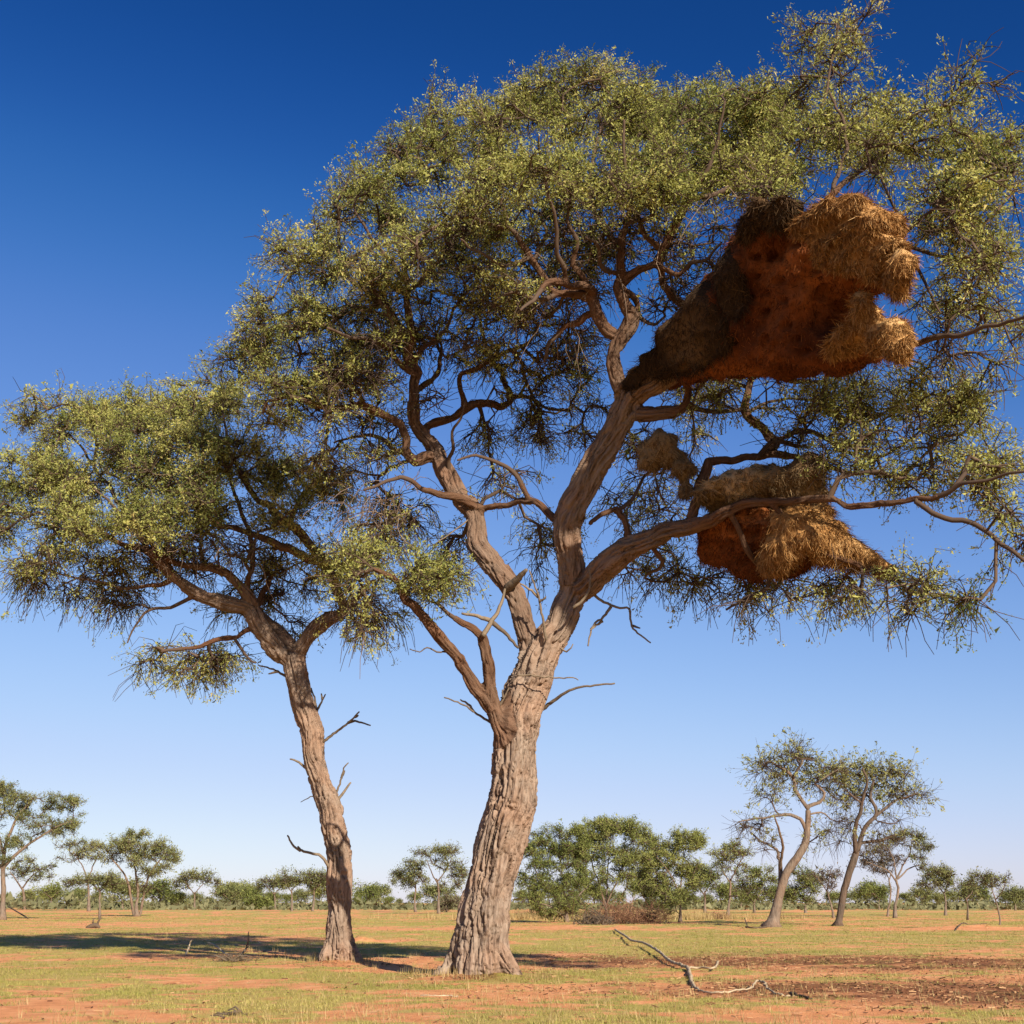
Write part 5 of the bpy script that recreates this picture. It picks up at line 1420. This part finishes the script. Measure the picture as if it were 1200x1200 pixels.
# low scrub under the tree line reads as one mass
sb = Buf()
n = 26000
bx = rng.uniform(-80, 1280, n); yy = rng.uniform(230, 420, n)
hh = np.clip(0.7 + 3.2 * fbm(np.stack([bx * 0.03, yy * 0.02, 0 * bx], 1), 3, 99), 0.25, 4)
X = (bx - 600) / FPX * yy * 1.05
Pz = np.stack([X, yy, rng.random(n) ** 0.8 * hh], 1)
leaves(sb, Pz, 0.9, 0.6, np.clip(0.4 + 0.4 * fbm(Pz * 0.05, 2, 5), 0, 1), 0.5, 1, 0.2)
M_SCRUB = leaf_mat('grey_scrub_leaf', [(0, (0.10, 0.105, 0.055)), (0.5, (0.17, 0.165, 0.085)), (1, (0.235, 0.22, 0.12))], 0.2)
sb.build('scrub', M_SCRUB, smooth=False, kind='stuff', label='low grey green scrub massed under the far tree line')

#@@DEBRIS
# ------------------------------------------------------------------ things lying on the ground
def on_ground(pts, lift=0.0):
    """pixel points with half widths -> rows x,y,z,r on the ground"""
    rows = []
    for p in pts:
        g = gnd(p[0], p[1]); r = p[2] * mpp(p[0], p[1], g[1])
        r *= 0.52
        rows.append((g[0], g[1], float(gz(g[0], g[1])) + r * 0.8 + (p[3] if len(p) > 3 else lift), r))
    return rows


def stick(b, rows, sides=8, tint=0.6, jit=0.008, step=0.08):
    Q = spline(rows, step)
    Q[:, :3] += rng.normal(0, jit, (len(Q), 3))
    r = Q[:, 3] * (1 + 0.12 * vn(Q[:, :3] * 5, 3))
    tube(b, Q[:, :3], np.maximum(r, 0.003), sides, tint)


M_PALE = tint_mat('bleached_wood', [(0, (0.11, 0.08, 0.055)), (0.3, (0.28, 0.22, 0.15)), (1, (0.48, 0.385, 0.255))], nscale=14, bump=0.3)
g = gnd(815, 1140)
fb = thing('fallen_branch', 'long crooked bare branch lying on the sand in the right foreground', 'branch', (g[0], g[1], 0))
b = Buf()
stick(b, on_ground([(721, 1092, 1.6, 0.05), (734, 1101, 1.9, 0.10), (740, 1107, 2.0, 0.10), (755, 1111, 2.2, 0.10), (772, 1121, 2.6, 0.09), (785, 1130, 2.8, 0.06), (799, 1136, 3.2, 0.05), (806, 1138, 3.6, 0.03), (809, 1148, 3.8, 0.02), (813, 1158, 3.4, 0.0), (822, 1163, 2.8, 0.0), (840, 1165, 2.2, 0.0), (862, 1164, 1.9, 0.02), (882, 1162, 2.0, 0.05)]), 9, 0.75)
b.build('stem', M_PALE, fb)
b = Buf(); stick(b, on_ground([(806, 1138, 2.8, 0.03), (820, 1138, 2.4, 0.04), (836, 1139, 2.0, 0.05), (842, 1136, 2.6, 0.10)]), 8, 0.7); b.build('side_branch', M_PALE, fb)
b = Buf(); stick(b, on_ground([(880, 1162, 2.0, 0.05), (890, 1159, 2.6, 0.10), (902, 1163, 2.4, 0.05), (915, 1168, 2.0), (932, 1166, 2.4)]), 8, 0.6); b.build('side_branch', M_PALE, fb)
b = Buf(); stick(b, on_ground([(926, 1166, 3.4, 0.02), (938, 1169, 3.0), (952, 1172, 2.2)]), 8, 0.0); tag(b.build('bark_chunk', M_DEAD), 'short dark broken chunk of wood at the end of the crooked branch', 'wood')


def loose(name, label, cat, pts, tint, sides=7, extra=()):
    b = Buf()
    stick(b, on_ground(pts), sides, tint)
    for e in extra:
        stick(b, on_ground(e), sides, tint)
    o = b.build(name, M_PALE)
    return tag(o, label, cat)


loose('stick', 'pale flat stick on the grass below the big trunk', 'stick', [(493, 1170, 1.6), (510, 1171, 2.2), (525, 1171, 2.0), (538, 1172, 1.4)], 1.0)
loose('stick', 'pale curved stick lying in front of the crown shadow', 'stick', [(243, 1110, 1.2, 0.12), (252, 1112, 1.4, 0.10), (262, 1117, 1.5, 0.02), (270, 1120, 1.2)], 1.0)
loose('stick', 'short pale snag tilted upright left of the curved stick', 'stick', [(218, 1117, 1.6, -0.02), (221, 1115, 2.0, 0.12), (224, 1115, 1.6, 0.30)], 1.0)
loose('stick', 'thin dark upright snag with foot among the twig litter', 'stick', [(281, 1121, 1.8, 0.0), (288, 1115, 1.6, 0.06), (290, 1116, 1.4, 0.28), (290, 1116, 1.0, 0.50)], 0.1)
loose('log', 'thin dead log leaning on the grass under the left edge acacia', 'log', [(8, 1072, 1.0, 0.8), (18, 1074, 1.2, 0.45), (33, 1077, 1.2, 0.0)], 0.0)
loose('log', 'dark low log lying left of the pale flared trunk', 'log', [(874, 1087, 1.4), (884, 1088, 1.6), (898, 1087, 1.8)], 0.0, extra=([(876, 1088, 1.0, 0.1), (873, 1085, 0.8, 0.4)],))
loose('stump', 'dark broken stump on the edge of the long crown shadow', 'stump', [(101, 1088, 3.0, -0.05), (106, 1088, 5.0, 0.0), (112, 1088, 4.6, 0.05), (117, 1088, 2.6, 0.0)], 0.0, 9, extra=([(113, 1088, 2.6, 0.1), (116, 1088, 2.0, 0.4), (117, 1088, 1.0, 0.6)], [(108, 1088, 2.2, 0.2), (109, 1088, 1.2, 0.45)]))
loose('stick', 'dark crooked stick on the red mound left of the leaning white acacia', 'stick', [(1119, 1091, 1.0), (1128, 1089, 1.3, 0.05), (1138, 1088, 1.0, 0.12), (1157, 1086, 0.6, 0.16)], 0.0)


def brush(name, label, cat, px, py, rx, hpx, n, tint, rr, flat=False, up=0.9):
    g0 = gnd(px, py); k = mpp(px, py, g0[1])
    root = thing(name, label, cat, (g0[0], g0[1], float(gz(g0[0], g0[1]))))
    for part, m, frac in (('branch', 5, 0.0), ('brushwood', n, 1.0)):
        b = Buf()
        if part == 'branch':
            for j in range(m):
                b = Buf()
                a = rng.uniform(0, 6.28); L = rx * k * rng.uniform(0.6, 1.0)
                s0 = np.array((g0[0] + rng.normal(0, 0.25 * rx * k), g0[1] + rng.normal(0, 0.3), 0.02))
                e = s0 + np.array((math.cos(a) * L, math.sin(a) * L * 0.5, hpx * k * rng.uniform(0.3, 0.8)))
                stick(b, [(*s0, rr * 3), (*((s0 + e) / 2 + rng.normal(0, 0.1 * L, 3)), rr * 2.4), (*e, rr)], 6, tint)
                b.build('branch', M_DEAD, root)
        else:
            P0 = np.stack([g0[0] + rng.normal(0, 0.42 * rx * k, m), g0[1] + rng.normal(0, 0.4 * rx * k, m), np.abs(rng.normal(0, 0.25 * hpx * k, m))], 1)
            P0[:, 2] += gz(P0[:, 0], P0[:, 1])
            D0 = rng.normal(0, 1, (m, 3)) + np.array((0, 0, up)); D0[:, 2] = np.abs(D0[:, 2]) * (0.25 if flat else 1.0)
            spray(P0, D0, rng.uniform(0.3, 1.0, m) * hpx * k * (1.5 if flat else 0.9), np.full(m, 0.1), 4, b, rr, np.clip(rng.normal(tint, 0.2, m), 0, 1), zig=0.35)
            b.build('brushwood', M_DEADRED if tint > 0.45 else M_DEAD, root, kind='stuff')
    return root


M_DEADRED = tint_mat('red_brown_brush', [(0, (0.08, 0.038, 0.024)), (0.5, (0.19, 0.095, 0.055)), (1, (0.32, 0.19, 0.11))])
brush('dead_bush', 'tangled red brown dead bush in front of the thicket', 'bush', 728, 1083, 42, 30, 480, 0.5, 0.016)
brush('dead_bush', 'dark fallen dead branches at the left foot of the brown dead bush', 'bush', 695, 1085, 24, 20, 200, 0.2, 0.02)
brush('twig_pile', 'low pile of grey broken twigs left of the slender trunk', 'twigs', 275, 1126, 26, 9, 240, 0.4, 0.006, flat=True, up=0.0)
brush('twig_pile', 'thin scatter of dark twigs at the bottom left corner area', 'twigs', 275, 1190, 22, 5, 110, 0.2, 0.004, flat=True, up=0.0)
brush('fallen_bush', 'small dry reddish fallen bush left of the pale flared trunk', 'bush', 843, 1077, 14, 9, 160, 0.7, 0.018, flat=True, up=0.2)
brush('dead_bush', 'dry twiggy dead shrub standing right of the brown dead bush', 'bush', 765, 1083, 22, 26, 260, 0.6, 0.012)
print('objects', len(bpy.data.objects), 'tris', sum(sum(len(p.vertices) - 2 for p in m.polygons) for m in bpy.data.meshes if m.users and len(m.polygons) < 5000))
